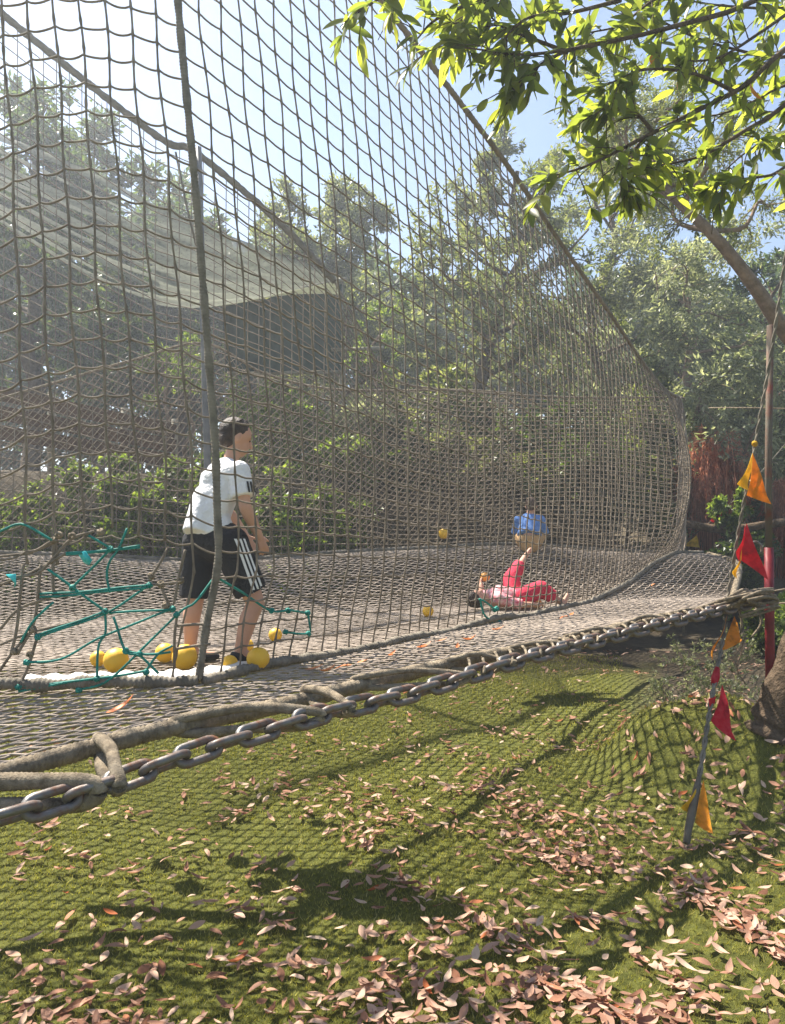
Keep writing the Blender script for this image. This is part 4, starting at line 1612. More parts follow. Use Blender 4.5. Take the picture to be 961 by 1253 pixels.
# ---- the child lying on its back with one leg raised
def lying():
    base = P(610, 749, 6.95)
    o = Vector((base.x, base.y, float(floorz(base.x, base.y)) + 0.01))
    t = thing('person', 'small person in red trousers lying on the net with one leg raised', 'person', o)
    AX = Vector((0.93, 0.36, 0)).normalized()     # from head to feet
    SD = Vector((AX.y, -AX.x, 0))
    Z_ = Vector((0, 0, 1))
    def fl(v, h):
        v = Vector(v)
        v.z = float(floorz(v.x, v.y)) + h
        return v
    headc = fl(o - AX * 0.22, 0.11)
    chest = fl(o - AX * 0.0, 0.12)
    pel = fl(o + AX * 0.20, 0.11)
    hfw = (Z_ + AX * 0.4 - SD * 0.0).normalized()
    hup = -AX + Z_ * 0.3
    b = MB()
    head_geo(b, headc, hfw, hup, 0.85)
    capsule(b, chest, headc.lerp(chest, 0.3), 0.05, 0.045)
    capsule(b, pel, chest, 0.09, 0.095)
    legs = []
    # raised leg (far side), knee up, shin pointing up and away
    h1 = pel - SD * 0.07
    k1 = P(626, 708, 7.2)
    a1 = P(641, 684, 7.4)
    # resting leg (near side)
    h2 = pel + SD * 0.06
    k2 = fl(pel + AX * 0.20 + SD * 0.10, 0.19)
    a2 = fl(pel + AX * 0.38 + SD * 0.16, 0.06)
    for h, kn, an in ((h1, k1, a1), (h2, k2, a2)):
        capsule(b, h, kn, 0.07, 0.048)
        capsule(b, kn, an, 0.046, 0.03)
        fdir = (an - kn).normalized()
        toe = (Z_ * 0.6 - fdir * 0.1 + AX * 0.5).normalized()
        capsule(b, an, an + fdir * 0.03, 0.03, 0.028)
        capsule(b, an + fdir * 0.03, an + fdir * 0.03 + toe * 0.10, 0.028, 0.02)
    arms = ((chest - AX * 0.08 - SD * 0.12, P(590, 728, 7.05), P(589, 716, 7.1), -1), (chest - AX * 0.06 + SD * 0.13, fl(chest + SD * 0.22 + AX * 0.12, 0.06), fl(chest + SD * 0.17 + AX * 0.32, 0.05), 1))
    for s_, e, w, q in arms:
        capsule(b, chest, s_, 0.055, 0.042)
        capsule(b, s_, e, 0.04, 0.032)
        capsule(b, e, w, 0.032, 0.023)
        hand_geo(b, w, (w - e).normalized(), AX if q < 0 else -Z_, 0.72, 0.55, 1)
    bo = fuse('body', b, M['skin'], t, 0.008, 4)
    face_bits(headc, hfw, hup, 0.85, bo)
    hair_geo(headc, hfw, hup, 0.88, t, M['hair'])
    b = MB()
    capsule(b, pel.lerp(chest, 0.25), chest, 0.118, 0.12, True, False, 16, (Z_, 0.85))
    capsule(b, chest, chest - AX * 0.1, 0.115, 0.07, False, True)
    for s_, e, w, q in arms:
        capsule(b, chest - AX * 0.05, s_, 0.08, 0.06)
        capsule(b, s_, e, 0.056, 0.05, False, True)
    fuse('patterned_top', b, M['pink_cloth'], t, 0.009, 3)
    b = MB()
    capsule(b, pel.lerp(chest, 0.35), pel, 0.115, 0.115, True, False, 16, (Z_, 0.85))
    for h, kn, an in ((h1, k1, a1), (h2, k2, a2)):
        capsule(b, pel.lerp(h, 0.5), h, 0.1, 0.09)
        capsule(b, h, kn, 0.10, 0.082)
        capsule(b, kn, kn.lerp(an, 0.7), 0.08, 0.066, False, True)
    fuse('red_trousers', b, M['red_cloth'], t, 0.009, 3)


lying()


# ------------------------------------------------------------------ vegetation
def leaves(pts, dirs, L, W, rng, jitter=0.6, droop=0.0):
    """diamond leaves at pts along dirs; returns V (n*4,3), F"""
    n = len(pts)
    a = dirs + rng.normal(0, jitter, (n, 3))
    a[:, 2] -= droop
    a /= np.maximum(np.linalg.norm(a, axis=1, keepdims=True), 1e-6)
    r_ = rng.normal(size=(n, 3))
    bb = np.cross(a, r_)
    bb /= np.maximum(np.linalg.norm(bb, axis=1, keepdims=True), 1e-6)
    l = L * rng.uniform(0.6, 1.25, (n, 1))
    w = W * rng.uniform(0.7, 1.2, (n, 1)) / 2
    nn = np.cross(a, bb)
    v = np.stack([pts, pts + a * l * 0.45 + bb * w + nn * w * 0.4, pts + a * l, pts + a * l * 0.45 - bb * w + nn * w * 0.4], 1).reshape(-1, 3)
    return v, np.arange(n * 4).reshape(-1, 4)


def grow(rng, base, height, spread, n1, n2, n3, lean=(0, 0), r0=0.12, crown_lo=0.25, trunk=None, squash=1.0):
    """skeleton: trunk, limbs, twigs. Returns tube list [(pts,r)], twig points, twig dirs"""
    tubes = []
    if trunk is None:
        tp = [np.array(base, float)]
        steps = 8
        for i in range(steps):
            t = (i + 1) / steps
            tp.append(np.array(base) + np.array([lean[0] * t ** 1.5 + rng.normal(0, 0.02 * height), lean[1] * t ** 1.5 + rng.normal(0, 0.02 * height), height * 0.85 * t]))
        trunk = spline(tp, 24)
    else:
        trunk = spline(trunk, 24)
    tubes.append((trunk, np.linspace(r0, r0 * 0.25, 24)))
    P3, D3 = [], []
    for i in range(n1):
        t = crown_lo + (1 - crown_lo) * (i + rng.uniform(0, 1)) / n1
        k_ = min(23, int(t * 23))
        p = trunk[k_]
        az = i * 2.4 + rng.uniform(-0.5, 0.5)
        el = rng.uniform(0.15, 0.9) * (0.4 + 0.8 * t)
        L = spread * (1.15 - 0.65 * abs(t - 0.45) * 1.3) * rng.uniform(0.7, 1.1)
        d = np.array([math.cos(az) * math.cos(el), math.sin(az) * math.cos(el), math.sin(el) * squash])
        lp = spline([p, p + d * L * 0.35 + rng.normal(0, 0.06 * L, 3), p + d * L * 0.7 + rng.normal(0, 0.08 * L, 3), p + d * L + rng.normal(0, 0.1 * L, 3)], 12)
        rr = r0 * 0.45 * (1 - 0.6 * t)
        tubes.append((lp, np.linspace(rr, rr * 0.3, 12)))
        for j in range(n2):
            s = rng.uniform(0.25, 1.0)
            q = lp[min(11, int(s * 11))]
            d2 = d * 0.5 + rng.normal(0, 0.6, 3)
            d2 /= np.linalg.norm(d2)
            L2 = L * rng.uniform(0.22, 0.45)
            tw = spline([q, q + d2 * L2 * 0.5 + rng.normal(0, 0.05 * L2, 3), q + d2 * L2 + np.array([0, 0, -0.12 * L2])], 6)
            tubes.append((tw, np.linspace(rr * 0.28, rr * 0.1, 6)))
            for m_ in range(n3):
                s2 = rng.uniform(0.2, 1.0)
                q2 = tw[min(5, int(s2 * 5.99))]
                d3 = d2 * 0.6 + rng.normal(0, 0.6, 3)
                d3 /= np.linalg.norm(d3)
                P3.append(q2)
                D3.append(d3 * L2 * rng.uniform(0.25, 0.6))
    return tubes, np.array(P3), np.array(D3)


def make_tree(name, label, cat, base, height, spread, mat, bark, seed, n1=12, n2=8, n3=7, per=12, L=0.08, W=0.022, lean=(0, 0), r0=0.12, crown_lo=0.25, group=None, trunk=None, jitter=0.55, droop=0.15, squash=1.0, ground=True):
    rng = np.random.default_rng(seed)
    base = Vector(base)
    if ground:
        base.z = float(groundz(base.x, base.y)) - 0.08
    tubes, P3, D3 = grow(rng, tuple(base), height, spread, n1, n2, n3, lean, r0, crown_lo, trunk, squash)
    t = thing(name, label, cat, base, group)
    b = MB()
    for k_, (p, r_) in enumerate(tubes):
        b.tube(p, r_, 8 if k_ == 0 else 5, caps=False)
    obj('trunk', b, bark, t)
    s = rng.uniform(0, 1, (len(P3), per, 1))
    pts = (P3[:, None, :] + D3[:, None, :] * s + rng.normal(0, 0.02 * spread, (len(P3), per, 3))).reshape(-1, 3)
    dn = D3 / np.linalg.norm(D3, axis=1, keepdims=True)
    dirs = np.repeat(dn, per, axis=0)
    v, f = leaves(pts, dirs, L, W, rng, jitter, droop)
    o = obj('crown', mesh_np('crown', v, [f], False), mat, t)
    return t


def at(px, d):
    return ((px - CX) / FPX * d, d, 0)


def zat(py, d):
    return EYE + (645 - py) / FPX * d


# big trees behind the cage; heights are measured from the bank
def treetop(px, py, d):
    x = (px - CX) / FPX * d
    return zat(py, d) - float(groundz(x, d))


make_tree('evergreen_oak', 'tall dark tree rising beyond the shade cloth under the cable', 'tree', at(35, 17), treetop(35, 85, 17), 2.7, M['oak'], M['bark'], 11, 18, 10, 8, 22, 0.17, 0.085, r0=0.22, crown_lo=0.3)
make_tree('evergreen_oak', 'lower rounded dark tree behind the slim grey pole', 'tree', at(215, 21), treetop(215, 225, 21), 3.0, M['oak'], M['bark'], 12, 16, 10, 8, 18, 0.2, 0.1, r0=0.2, crown_lo=0.3)
make_tree('olive_tree', 'dusty olive tree above the dark tarp panel', 'tree', at(405, 17), treetop(405, 190, 17), 2.2, M['olive'], M['bark'], 13, 18, 10, 8, 22, 0.13, 0.055, r0=0.16, crown_lo=0.3)
make_tree('olive_tree', 'olive tree with a dark forked trunk seen through the net', 'tree', at(588, 15), treetop(600, 135, 15), 2.0, M['olive'], M['bark'], 14, 16, 9, 8, 20, 0.12, 0.045, lean=(0.8, 0), r0=0.19, crown_lo=0.35)
make_tree('olive_tree', 'tall airy olive tree with gaps of sky beyond the net top', 'tree', at(745, 16), treetop(745, 95, 16), 2.5, M['olive'], M['bark'], 15, 17, 10, 8, 18, 0.12, 0.040, r0=0.15, crown_lo=0.25)
make_tree('olive_tree', 'silvery grey olive tree behind the red brown bracken', 'tree', at(850, 13), treetop(850, 262, 13), 2.3, M['olive_grey'], M['bark_pale'], 16, 20, 10, 8, 18, 0.11, 0.042, r0=0.12, crown_lo=0.1)
make_tree('evergreen_oak', 'dark pointed tree beyond the leaning limb', 'tree', at(965, 15), treetop(965, 265, 15), 1.5, M['oak'], M['bark'], 17, 16, 8, 7, 14, 0.10, 0.04, r0=0.12, crown_lo=0.15)
for i, (px, py, d, sp, mt, lab) in enumerate([(-60, 300, 24, 3.2, 'oak', 'dark tree filling the gap beyond the timber fence'), (120, 330, 24, 3.2, 'oak', 'dark tree beyond the shade cloth and the fence'), (300, 330, 25, 3.2, 'oak', 'dark tree farther back behind the tarp panel'), (480, 330, 24, 3.0, 'olive', 'olive tree farther back between tarp and forked trunk'), (660, 430, 23, 3.0, 'olive', 'olive tree farther back behind the forked trunk'), (800, 330, 22, 3.2, 'olive_grey', 'pale olive tree farther back behind the airy one'), (950, 370, 21, 2.8, 'oak', 'dark tree farther back behind the rusty upright')]):
    make_tree('woodland_tree', lab, 'tree', at(px, d), treetop(px, py, d), sp, M[mt], M['bark'], 30 + i, 15, 9, 7, 16, 0.26, 0.13, r0=0.16, crown_lo=0.05, group='trees farther back in the wood')

# the closed mass of the wood behind
rngw = np.random.default_rng(99)
wx, wz, wy = [], [], []
nw = 52000
pxs = rngw.uniform(-420, 1400, nw)
dw = rngw.uniform(25, 31, nw)
tops = np.interp(pxs, [-420, 0, 120, 230, 340, 430, 520, 620, 760, 880, 961, 1400], [150, 190, 215, 255, 300, 320, 340, 350, 350, 340, 330, 260]) + 22 * np.sin(pxs * 0.05) + 14 * np.sin(pxs * 0.13 + 1)
ztop = EYE + (645 - tops) / FPX * dw
xw = (pxs - CX) / FPX * dw
zlo = groundz(xw, dw)
pw = np.column_stack([xw, dw, zlo + (ztop - zlo) * rngw.uniform(0, 1, nw) ** 0.8])
vw, fw_ = leaves(pw, rngw.normal(0, 1, (nw, 3)), 0.42, 0.24, rngw, 0.5, 0.2)
tag(obj('far_wood', mesh_np('far_wood', vw, [fw_], False), M['oak']), 'dense dark woodland closing the view behind the trees', 'wood', kind='stuff')

# the leaning limb with its own feathery crown, from a tree rooted beside the platform
lt = [P(1120, 760, 8.2), P(1060, 560, 7.9), P(1000, 455, 7.6), P(958, 402, 7.4), P(925, 352, 7.3), P(880, 295, 7.2), P(825, 242, 7.2), P(785, 205, 7.3), P(750, 180, 7.4)]
lt[0].z = float(groundz(lt[0].x, lt[0].y)) - 0.1
make_tree('leaning_tree', 'brown leaning limb crossing below the laurel leaves with feathery olive twigs', 'tree', lt[0], 4, 1.25, M['olive'], M['bark_pale'], 18, 14, 9, 8, 14, 0.062, 0.015, r0=0.105, crown_lo=0.66, trunk=lt, jitter=0.5, droop=0.3, ground=False)

# shrubs on the bank
SH = [(345, 480, 11.6, .9, 'bright', 'leafy bright shrub under the dark tarp'), (455, 505, 11.4, 1.0, 'olive_grey', 'shrub with glinting grey leaves at the back of the cage'), (530, 470, 12.0, 1.2, 'olive', 'tall olive shrub behind the far yellow ball'), (600, 520, 11.8, 1.1, 'oak', 'dark shrub below the forked olive trunk'), (680, 520, 12.0, 1.2, 'oak', 'dark shrub above the brown bank behind the crouching child'), (420, 570, 10.6, .65, 'bright', 'low bright green shrub against the back net'), (560, 590, 10.8, .7, 'olive', 'low olive shrub just behind the crouching child'), (770, 500, 12.2, 1.1, 'olive', 'olive shrub behind the far end of the long net'), (890, 455, 13.6, 1.2, 'olive_grey', 'grey green shrub hanging over the dry bracken'), (955, 470, 13.0, 1.1, 'olive', 'olive shrub behind the rusty upright'), (500, 600, 10.7, .6, 'oak', 'low dark shrub between bright and olive ones at the back net'), (640, 580, 11.0, .7, 'olive', 'olive shrub right behind the crouching child on the bank')]
for i, (px, py, d, sp, mt, lab) in enumerate(SH):
    make_tree('bank_shrub', lab, 'shrub', at(px, d), max(0.5, treetop(px, py, d)), sp, M[mt], M['bark'], 60 + i, 16, 9, 7, 14, 0.10, 0.045, r0=0.04, crown_lo=0.0, group='shrubs on the bank')
# ivy along the bank top
IV = [(20, 590, 'ivy clump below the timber planks'), (125, 548, 'ivy clump trailing from the end of the timber planks'), (185, 550, 'ivy clump on the bank beside the boy'), (240, 552, 'ivy clump on the bank hidden by the corner rope'), (320, 575, 'ivy clump on the bank in front of the boy'), (385, 590, 'ivy clump on the bank under the tarp')]
for i, (px, py, lab) in enumerate(IV):
    a = (px - CX) / FPX
    d = (B0[1] + 0.75 - k * B0[0]) / (1 - k * a)
    make_tree('ivy_clump', lab, 'ivy', at(px, d), max(0.3, treetop(px, py, d)), 0.62, M['bright'], M['bark'], 90 + i, 14, 7, 5, 12, 0.075, 0.05, r0=0.02, crown_lo=0.0, group='ivy clumps along the bank', droop=0.4)

# bright bush and dry bracken at the far right
make_tree('green_bush', 'fresh bright green bush in front of the dry bracken', 'bush', at(897, 10.7), treetop(897, 570, 10.7), 0.42, M['bright'], M['bark'], 101, 14, 8, 7, 12, 0.07, 0.04, r0=0.02, crown_lo=0.0)
make_tree('ground_ivy', 'dark green ground cover behind the yellow pennant', 'ivy', at(870, 11.2), 0.35, 0.9, M['oak'], M['bark'], 102, 18, 9, 7, 12, 0.07, 0.045, r0=0.02, crown_lo=0.0)
make_tree('ground_ivy', 'green weeds beside the red foot of the rusty upright', 'ivy', at(962, 8.6), 0.5, 0.5, M['bright'], M['bark'], 103, 12, 8, 6, 12, 0.07, 0.04, r0=0.02, crown_lo=0.0)


def bracken(name, label, px, d, top, w, seed):
    rng = np.random.default_rng(seed)
    x, y, _ = at(px, d)
    g = float(groundz(x, y))
    t = thing(name, label, 'bracken', (x, y, g))
    b = MB()
    pts, dirs = [], []
    H = top - g
    for i in range(150):
        az = rng.uniform(0, 6.28)
        L = rng.uniform(0.5, 1.0) * w
        h = H * rng.uniform(0.7, 1.0)
        o0 = np.array([x + rng.normal(0, 0.22 * w), y + rng.normal(0, 0.22 * w), g])
        tip = o0 + np.array([math.cos(az) * L, math.sin(az) * L, h * rng.uniform(0.35, 0.75)])
        mid = o0 + np.array([math.cos(az) * L * 0.45, math.sin(az) * L * 0.45, h])
        q = spline([o0, mid, tip], 14)
        b.tube(q, np.linspace(0.007, 0.002, 14), 4, caps=False)
        for j in range(3, 14):
            for m_ in range(5):
                pts.append(q[j] + rng.normal(0, 0.02, 3))
                dirs.append((q[min(13, j + 1)] - q[j - 1]) / 0.1 + rng.normal(0, 0.6, 3))
    obj('stem', b, M['dry'], t)
    v, f = leaves(np.array(pts), np.array(dirs), 0.10, 0.016, rng, 0.5, 0.2)
    o = obj('frond', mesh_np('frond', v, [f], False), M['dry'], t)
    o['kind'] = 'stuff'


bracken('dry_bracken', 'mound of dead red brown bracken beyond the platform', 872, 11.7, zat(530, 11.7), 0.62, 5)
bracken('dry_bracken', 'small dry bracken tuft low beside the rusty upright', 965, 11.5, zat(590, 11.5), 0.35, 6)
b = MB()
b.tube(spline([P(835, 640, 10.9), P(890, 648, 10.8), P(950, 640, 10.6), P(1010, 630, 10.4)], 14), 0.06, 8)
tag(obj('fallen_log', b, M['bark']), 'dark fallen log lying below the bright bush', 'log')

# silvery olive sprouts behind the turf mound
for i, (px, py, d, lab) in enumerate([(835, 785, 5.9, 'tall silvery sprout rising left of the orange pennant to the platform'), (812, 830, 5.8, 'short silvery sprout at the edge of the turf mound'), (868, 800, 6.0, 'silvery sprout standing behind the stay rope'), (905, 770, 6.0, 'thin silvery sprout reaching the corner lashing'), (890, 830, 5.85, 'bushy silvery sprout beside the dark trunk')]):
    x, y, _ = at(px, d)
    make_tree('olive_sprout', lab, 'sprout', (x, y, 0), zat(py, d) - float(groundz(x, y)) + .1, 0.24, M['olive_grey'], M['bark_pale'], 110 + i, 13, 5, 3, 7, 0.032, 0.010, r0=0.008, crown_lo=0.05, jitter=0.5, droop=0.0, group='olive sprouts behind the turf mound')

# ------------------------------------------------------------------ laurel tree overhanging on the right
ltr = [P(944, 955, 4.75), P(958, 870, 4.74), P(992, 780, 4.68), P(1035, 640, 4.5), P(1080, 420, 4.2), P(1090, 180, 3.9), P(1060, -20, 3.7), P(990, -160, 3.5)]
ltr[0].z = float(groundz(ltr[0].x, ltr[0].y)) - 0.12
laurel = thing('laurel_tree', 'laurel tree with dark leaning trunk and backlit leaves overhanging the platform', 'tree', ltr[0])
b = MB()
q = spline(ltr, 60)
rr = np.interp(np.linspace(0, 1, 60), [0, 0.06, 0.2, 0.6, 1], [0.22, 0.17, 0.155, 0.11, 0.05])
rr = rr * (1 + 0.06 * np.sin(np.arange(60) * 1.3))
b.tube(q, rr, 14)
obj('trunk', b, M['bark'], laurel)
BR = [
    [P(1085, 120, 3.85), P(1000, -10, 3.4), P(880, 18, 3.1), P(760, 48, 3.0), P(650, 66, 2.9), P(570, 58, 2.85)],
    [P(1088, 240, 3.9), P(1000, 60, 3.3), P(900, 112, 3.1), P(800, 162, 3.0), P(725, 200, 2.95), P(675, 216, 2.9)],
    [P(1090, 260, 3.9), P(1010, 120, 3.4), P(930, 150, 3.2), P(860, 190, 3.15), P(790, 205, 3.1)],
    [P(1060, -20, 3.7), P(900, -60, 3.3), P(760, -20, 3.0), P(620, -8, 2.9), P(540, 20, 2.85), P(508, 50, 2.8)],
    [P(760, 48, 3.0), P(695, 62, 2.95), P(648, 88, 2.9), P(628, 110, 2.9)],
    [P(1090, 330, 4.0), P(1000, 205, 3.5), P(940, 215, 3.3), P(890, 222, 3.25), P(868, 232, 3.2)],
    [P(760, -20, 3.0), P(620, -45, 2.8), P(520, -30, 2.7), P(470, -5, 2.65), P(440, 14, 2.6)],
    [P(900, 112, 3.1), P(850, 90, 3.0), P(790, 85, 2.95), P(740, 105, 2.9)],
    [P(1000, -10, 3.4), P(930, 40, 3.2), P(880, 70, 3.15), P(830, 75, 3.1)],
    [P(760, 0, 3.0), P(700, 15, 2.95), P(640, 25, 2.9), P(590, 85, 2.85)],
    [P(1000, 60, 3.3), P(950, 70, 3.3), P(900, 60, 3.3), P(850, 45, 3.25), P(800, 20, 3.2)],
    [P(1080, 60, 3.7), P(985, 15, 3.5), P(930, 10, 3.4), P(870, 5, 3.3), P(820, -5, 3.25)],
    [P(1088, 300, 4.0), P(1000, 170, 3.6), P(955, 165, 3.5), P(915, 185, 3.45), P(880, 215, 3.4)],
    [P(1088, 240, 3.9), P(1010, 100, 3.5), P(960, 105, 3.45), P(920, 125, 3.4), P(880, 140, 3.35), P(835, 145, 3.3)],
    [P(900, -60, 3.3), P(860, -30, 3.2), P(800, 0, 3.15), P(760, 30, 3.1), P(720, 40, 3.1)],
    [P(620, -8, 2.9), P(590, 5, 2.9), P(565, 25, 2.9), P(545, 55, 2.9)],
    [P(800, 162, 3.0), P(770, 190, 3.0), P(762, 215, 3.0), P(770, 235, 3.0)],
    [P(690, 62, 2.95), P(660, 50, 2.95), P(620, 35, 2.95), P(600, 20, 2.95)],
    [P(800, 162, 3.0), P(780, 140, 3.0), P(750, 130, 3.0), P(730, 140, 3.0)],
]
LP, LD = [], []
rngl = np.random.default_rng(77)
for bi, pts in enumerate(BR):
    q = spline(pts, 40)
    b = MB()
    r_ = np.linspace(0.016 if bi in (0, 1, 2, 3) else 0.009, 0.003, 40)
    b.tube(q, r_, 7)
    br_o = obj('branch', b, M['bark'], laurel)
    for j in range(8, 40):
        if rngl.uniform() < 0.62:
            d0 = q[min(39, j + 1)] - q[j - 1]
            d0 /= np.linalg.norm(d0)
            sd = d0 * 0.7 + rngl.normal(0, 0.55, 3)
            sd[2] -= 0.1
            sd /= np.linalg.norm(sd)
            L2 = rngl.uniform(0.06, 0.22)
            tw = spline([q[j], q[j] + sd * L2 * 0.5, q[j] + sd * L2 + np.array([0, 0, -0.03])], 6)
            b = MB()
            b.tube(tw, np.linspace(0.003, 0.0015, 6), 4)
            obj('twig', b, M['bark'], br_o)
            for m_ in range(rngl.integers(3, 7)):
                s_ = rngl.uniform(0.2, 1)
                LP.append(tw[int(s_ * 5)])
                dd = sd * 0.9 + rngl.normal(0, 0.5, 3)
                dd[2] -= 0.18
                LD.append(dd / np.linalg.norm(dd))
        # end spray
    for m_ in range(7):
        LP.append(q[-1] + rngl.normal(0, 0.012, 3))
        dd = (q[-1] - q[-4]) / np.linalg.norm(q[-1] - q[-4]) + rngl.normal(0, 0.45, 3)
        LD.append(dd / np.linalg.norm(dd))


def laurel_leaf(L, W, bend):
    ts = np.linspace(0, 1, 6)
    V_ = []
    for t in ts:
        w = W / 2 * math.sin(math.pi * (0.05 + 0.92 * t) ** 0.9) ** 0.75
        x = t * L
        z = -bend * L * t * t
        for s in (-1, 0, 1):
            V_.append((x, s * w, z + 0.25 * w * abs(s)))
    F4 = [(i * 3 + j, i * 3 + j + 3, i * 3 + j + 4, i * 3 + j + 1) for i in range(5) for j in range(2)]
    return np.array(V_), np.array(F4)


LV = [laurel_leaf(0.092, 0.032, 0.12), laurel_leaf(0.105, 0.036, 0.28), laurel_leaf(0.078, 0.030, 0.05)]
LM = []
for v, f in LV:
    me = mesh_np('leaf', v, [f])
    me.materials.append(M['laurel'])
    LM.append(me)
LMO = mesh_np('leaf', LV[1][0], [LV[1][1]])
LMO.materials.append(M['laurel_orange'])


def leaf_mat(p, d, rng, s):
    d = Vector(d).normalized()
    up = Vector((rng.normal(0, 0.5), rng.normal(0, 0.5), 1))
    y_ = up.cross(d)
    if y_.length < 1e-3:
        y_ = Vector((1, 0, 0))
    y_.normalize()
    z_ = d.cross(y_)
    return Matrix.Translation(Vector(p)) @ Matrix((d, y_, z_)).transposed().to_4x4() @ Matrix.Scale(s, 4)


order = list(range(len(LP)))
def vis(i):
    p = LP[i]
    px = CX + FPX * p[0] / p[1]
    py = 645 - FPX * (p[2] - EYE) / p[1]
    return (0 if (-20 < px < 980 and py > -20) else 1, p[1])
order.sort(key=vis)
restl = MB()
orange_spots = [P(798, 62, 2.95), P(840, 168, 2.98), P(931, 95, 3.1), P(820, 100, 3.0)]
used_o = set()
for sp in orange_spots:
    used_o.add(min(range(len(LP)), key=lambda i: (Vector(LP[i]) - sp).length))
for c_, i in enumerate(order):
    mt = leaf_mat(LP[i], LD[i], rngl, rngl.uniform(0.75, 1.12))
    k_ = int(rngl.integers(0, 3))
    if c_ < 300 or i in used_o:
        o = bpy.data.objects.new('leaf', LMO if i in used_o else LM[k_])
        COL.objects.link(o)
        o.parent = laurel
        o.matrix_local = Matrix.Translation(-laurel.location) @ mt
        if i in used_o:
            o['label'] = 'withered orange leaf'
    else:
        v, f = LV[k_]
        a = np.array(mt)
        restl.add(v @ a[:3, :3].T + a[:3, 3], [f])
if restl.n:
    o = obj('foliage', restl, M['laurel'], laurel)
    o['kind'] = 'stuff'

# ------------------------------------------------------------------ shelter with shade cloth, tarp and timber
def cloth(name, top_pts, bot_pts, n, m_, ripple, t0, t1, s0, s1, seed=0):
    ss = np.linspace(0, 1, 200)
    A, C_ = spline(top_pts, 200), spline(bot_pts, 200)
    s = np.linspace(s0, s1, n)
    a = np.stack([np.interp(s, ss, A[:, i]) for i in range(3)], 1)
    c = np.stack([np.interp(s, ss, C_[:, i]) for i in range(3)], 1)
    V_ = []
    for j in range(m_):
        t = t0 + (t1 - t0) * j / (m_ - 1)
        row = a * (1 - t) + c * t
        row[:, 2] += -0.25 * math.sin(math.pi * t) + ripple * np.sin(t * 34 + 3 * s) * np.sin(math.pi * s) + ripple * 0.6 * np.sin(t * 61 - 5 * s) + 0.05 * np.sin(s * 7 + seed * 1.7)
        V_.append(row)
    V_ = np.concatenate(V_)
    nv = len(V_)
    F4 = np.array([(j * n + i, j * n + i + 1, (j + 1) * n + i + 1, (j + 1) * n + i) for j in range(m_ - 1) for i in range(n - 1)])
    V2 = np.concatenate([V_, V_ + np.array([0, 0, 0.004])])
    return mesh_np(name, V2, [np.concatenate([F4[:, ::-1], F4 + nv])])


TP = [P(-60, 140, 13.5), P(120, 215, 13.2), P(250, 274, 13), P(418, 342, 12.6)]
BP = [P(-60, 235, 10.8), P(120, 340, 10.8), P(230, 372, 11.0), P(412, 346, 11.6)]
sail = thing('shade_cloth', 'sagging beige shade cloth with trailing loose strips slung behind the net cage', 'shade cloth', TP[3])
obj('panel', cloth('panel', TP, BP, 24, 30, 0.03, 0.0, 1.0, 0.52, 1.0), M['sail'], sail)
for j, (t0, w_, s1) in enumerate([(0.02, .05, .54), (0.14, .03, .56), (0.24, .06, .54), (0.36, .025, .58), (0.45, .05, .54), (0.56, .03, .6), (0.66, .07, .54), (0.78, .03, .57), (0.86, .05, .54), (0.95, .04, .55)]):
    obj('strip', cloth('strip', TP, BP, 30, 5, 0.03, t0, t0 + w_, 0.0, s1, j), M['sail'], sail)
tarp = MB()
n = 24
a, c = spline([P(272, 372, 12.2), P(340, 362, 12.2), P(418, 346, 12.2)], n), spline([P(275, 455, 12.2), P(340, 456, 12.2), P(418, 452, 12.2)], n)
rows = []
for j in range(6):
    t = j / 5
    row = a * (1 - t) + c * t
    row[:, 1] += 0.06 * np.sin(np.arange(n) * 0.9 + t)
    rows.append(row)
Vt = np.concatenate(rows)
Ft = np.array([(j * n + i, j * n + i + 1, (j + 1) * n + i + 1, (j + 1) * n + i) for j in range(5) for i in range(n - 1)])
me = mesh_np('tarp_panel', np.concatenate([Vt, Vt + np.array([0, .006, 0])]), [np.concatenate([Ft, Ft[:, ::-1] + len(Vt)])])
tag(obj('tarp_panel', me, M['dark_tarp']), 'dark green tarp panel hanging under the shade cloth', 'tarp')
shel = thing('timber_frame', 'weathered timber frame of posts and rails carrying the dark tarp', 'frame', (-1.8, 12.3, float(groundz(-1.8, 12.3))))
for px, py in ((283, 370), (318, 362), (417, 340)):
    p = P(px, py, 12.3)
    b = MB()
    b.tube([(p.x, p.y, float(groundz(p.x, p.y)) - 0.1), (p.x + .02, p.y, (p.z + 2) / 2), tuple(p)], 0.045, 8)
    obj('post', b, M['post'], shel)
for p0, p1 in (((278, 457), (422, 455)), ((405, 428), (470, 426)), ((270, 374), (425, 341))):
    p0, p1 = P(*p0, 12.22), P(*p1, 12.22)
    b = MB()
    b.tube([p0, (p0 + p1) / 2, p1], 0.032, 8)
    obj('rail', b, M['post'], shel)
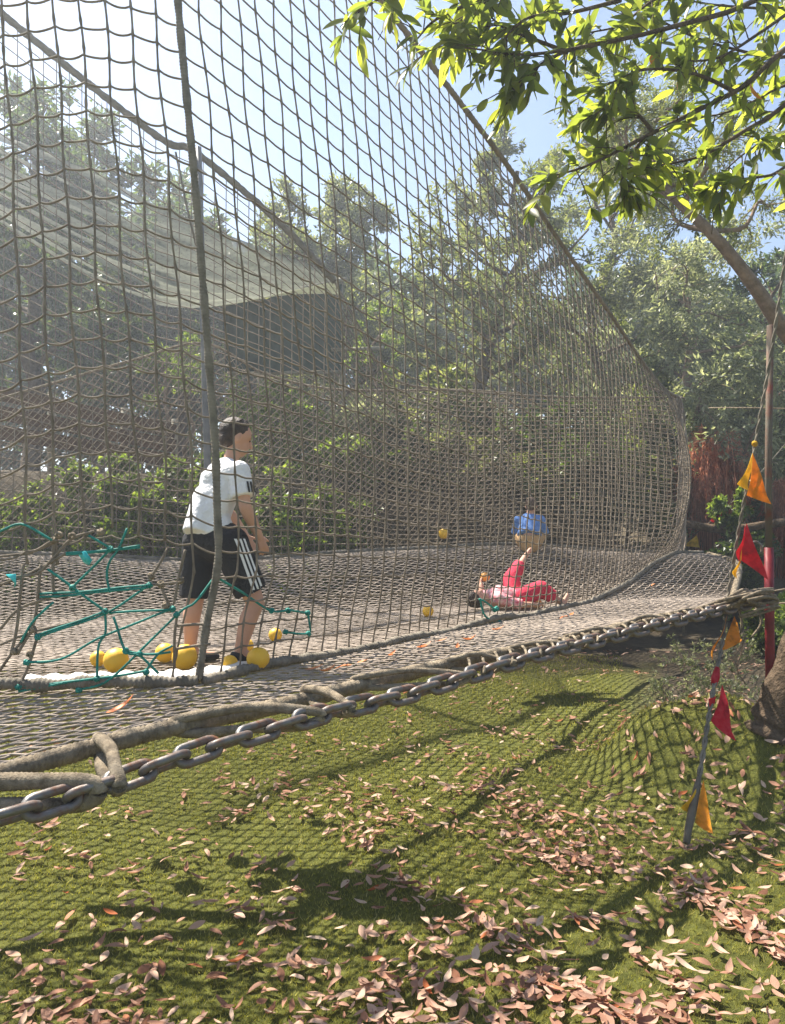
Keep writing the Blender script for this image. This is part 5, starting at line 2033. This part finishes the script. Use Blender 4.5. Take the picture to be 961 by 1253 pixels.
# plank fence on the bank at the left
fen = thing('plank_fence', 'rough brown plank fence on the bank behind the torn net', 'fence', (-4.6, 10.2, float(groundz(-4.6, 10.2))))
for j, (ya, yb) in enumerate(((484, 528), (510, 546), (536, 564))):
    pa, pc = P(-90, ya - 22, 9.6), P(215, yb, 10.6)
    dv = pc - pa
    rot = dv.to_track_quat('X', 'Z').to_matrix().to_4x4()
    b = MB()
    b.box((pa + pc) / 2, (dv.length, 0.04, 0.19), rot)
    o = obj('plank', b.mesh('plank', False), M['timber'], fen)
for px in (-60, 60, 150, 212):
    p = P(px, 452 + (px + 60) * 0.22, 9.75 + (px + 60) / 300 * 1.0)
    b = MB()
    b.tube([(p.x, p.y + .08, float(groundz(p.x, p.y)) - 0.1), (p.x, p.y + .08, (p.z + 2) / 2), (p.x, p.y + .08, p.z)], 0.05, 8)
    obj('post', b, M['post'], fen)
# slim pale trunks between fence and pole
for i, (px, py, d, lab) in enumerate([(205, 400, 11.6, 'slim pale trunk just behind the fence end'), (228, 380, 12.0, 'slim pale trunk beside the grey pole'), (462, 330, 13.0, 'slim brown trunk right of the tarp panel')]):
    x, y, _ = at(px, d)
    make_tree('sapling', lab, 'sapling', (x, y, 0), treetop(px, py, d), 0.7, M['bright'], M['bark_pale'], 130 + i, 7, 5, 4, 8, 0.08, 0.035, r0=0.05, crown_lo=0.55, group='saplings on the bank')

# ------------------------------------------------------------------ thin scattering volume added to imitate the milky veil of lens flare
hz = MB()
hz.box((0, 45, 9.2), (200, 170, 22.0))
hm = bpy.data.materials.new('flare_veil')
hm.use_nodes = True
ht = hm.node_tree
for n_ in list(ht.nodes):
    ht.nodes.remove(n_)
ho = ht.nodes.new('ShaderNodeOutputMaterial')
hv = ht.nodes.new('ShaderNodeVolumePrincipled')
hv.inputs['Color'].default_value = (0.84, 0.91, 1.0, 1)
hv.inputs['Density'].default_value = 0.0056
hv.inputs['Anisotropy'].default_value = 0.5
ht.links.new(hv.outputs[0], ho.inputs['Volume'])
tag(obj('flare_veil', hz.mesh('flare_veil', False), hm), 'thin pale volume added to imitate the milky veil of lens flare', 'flare_veil', kind='stuff')
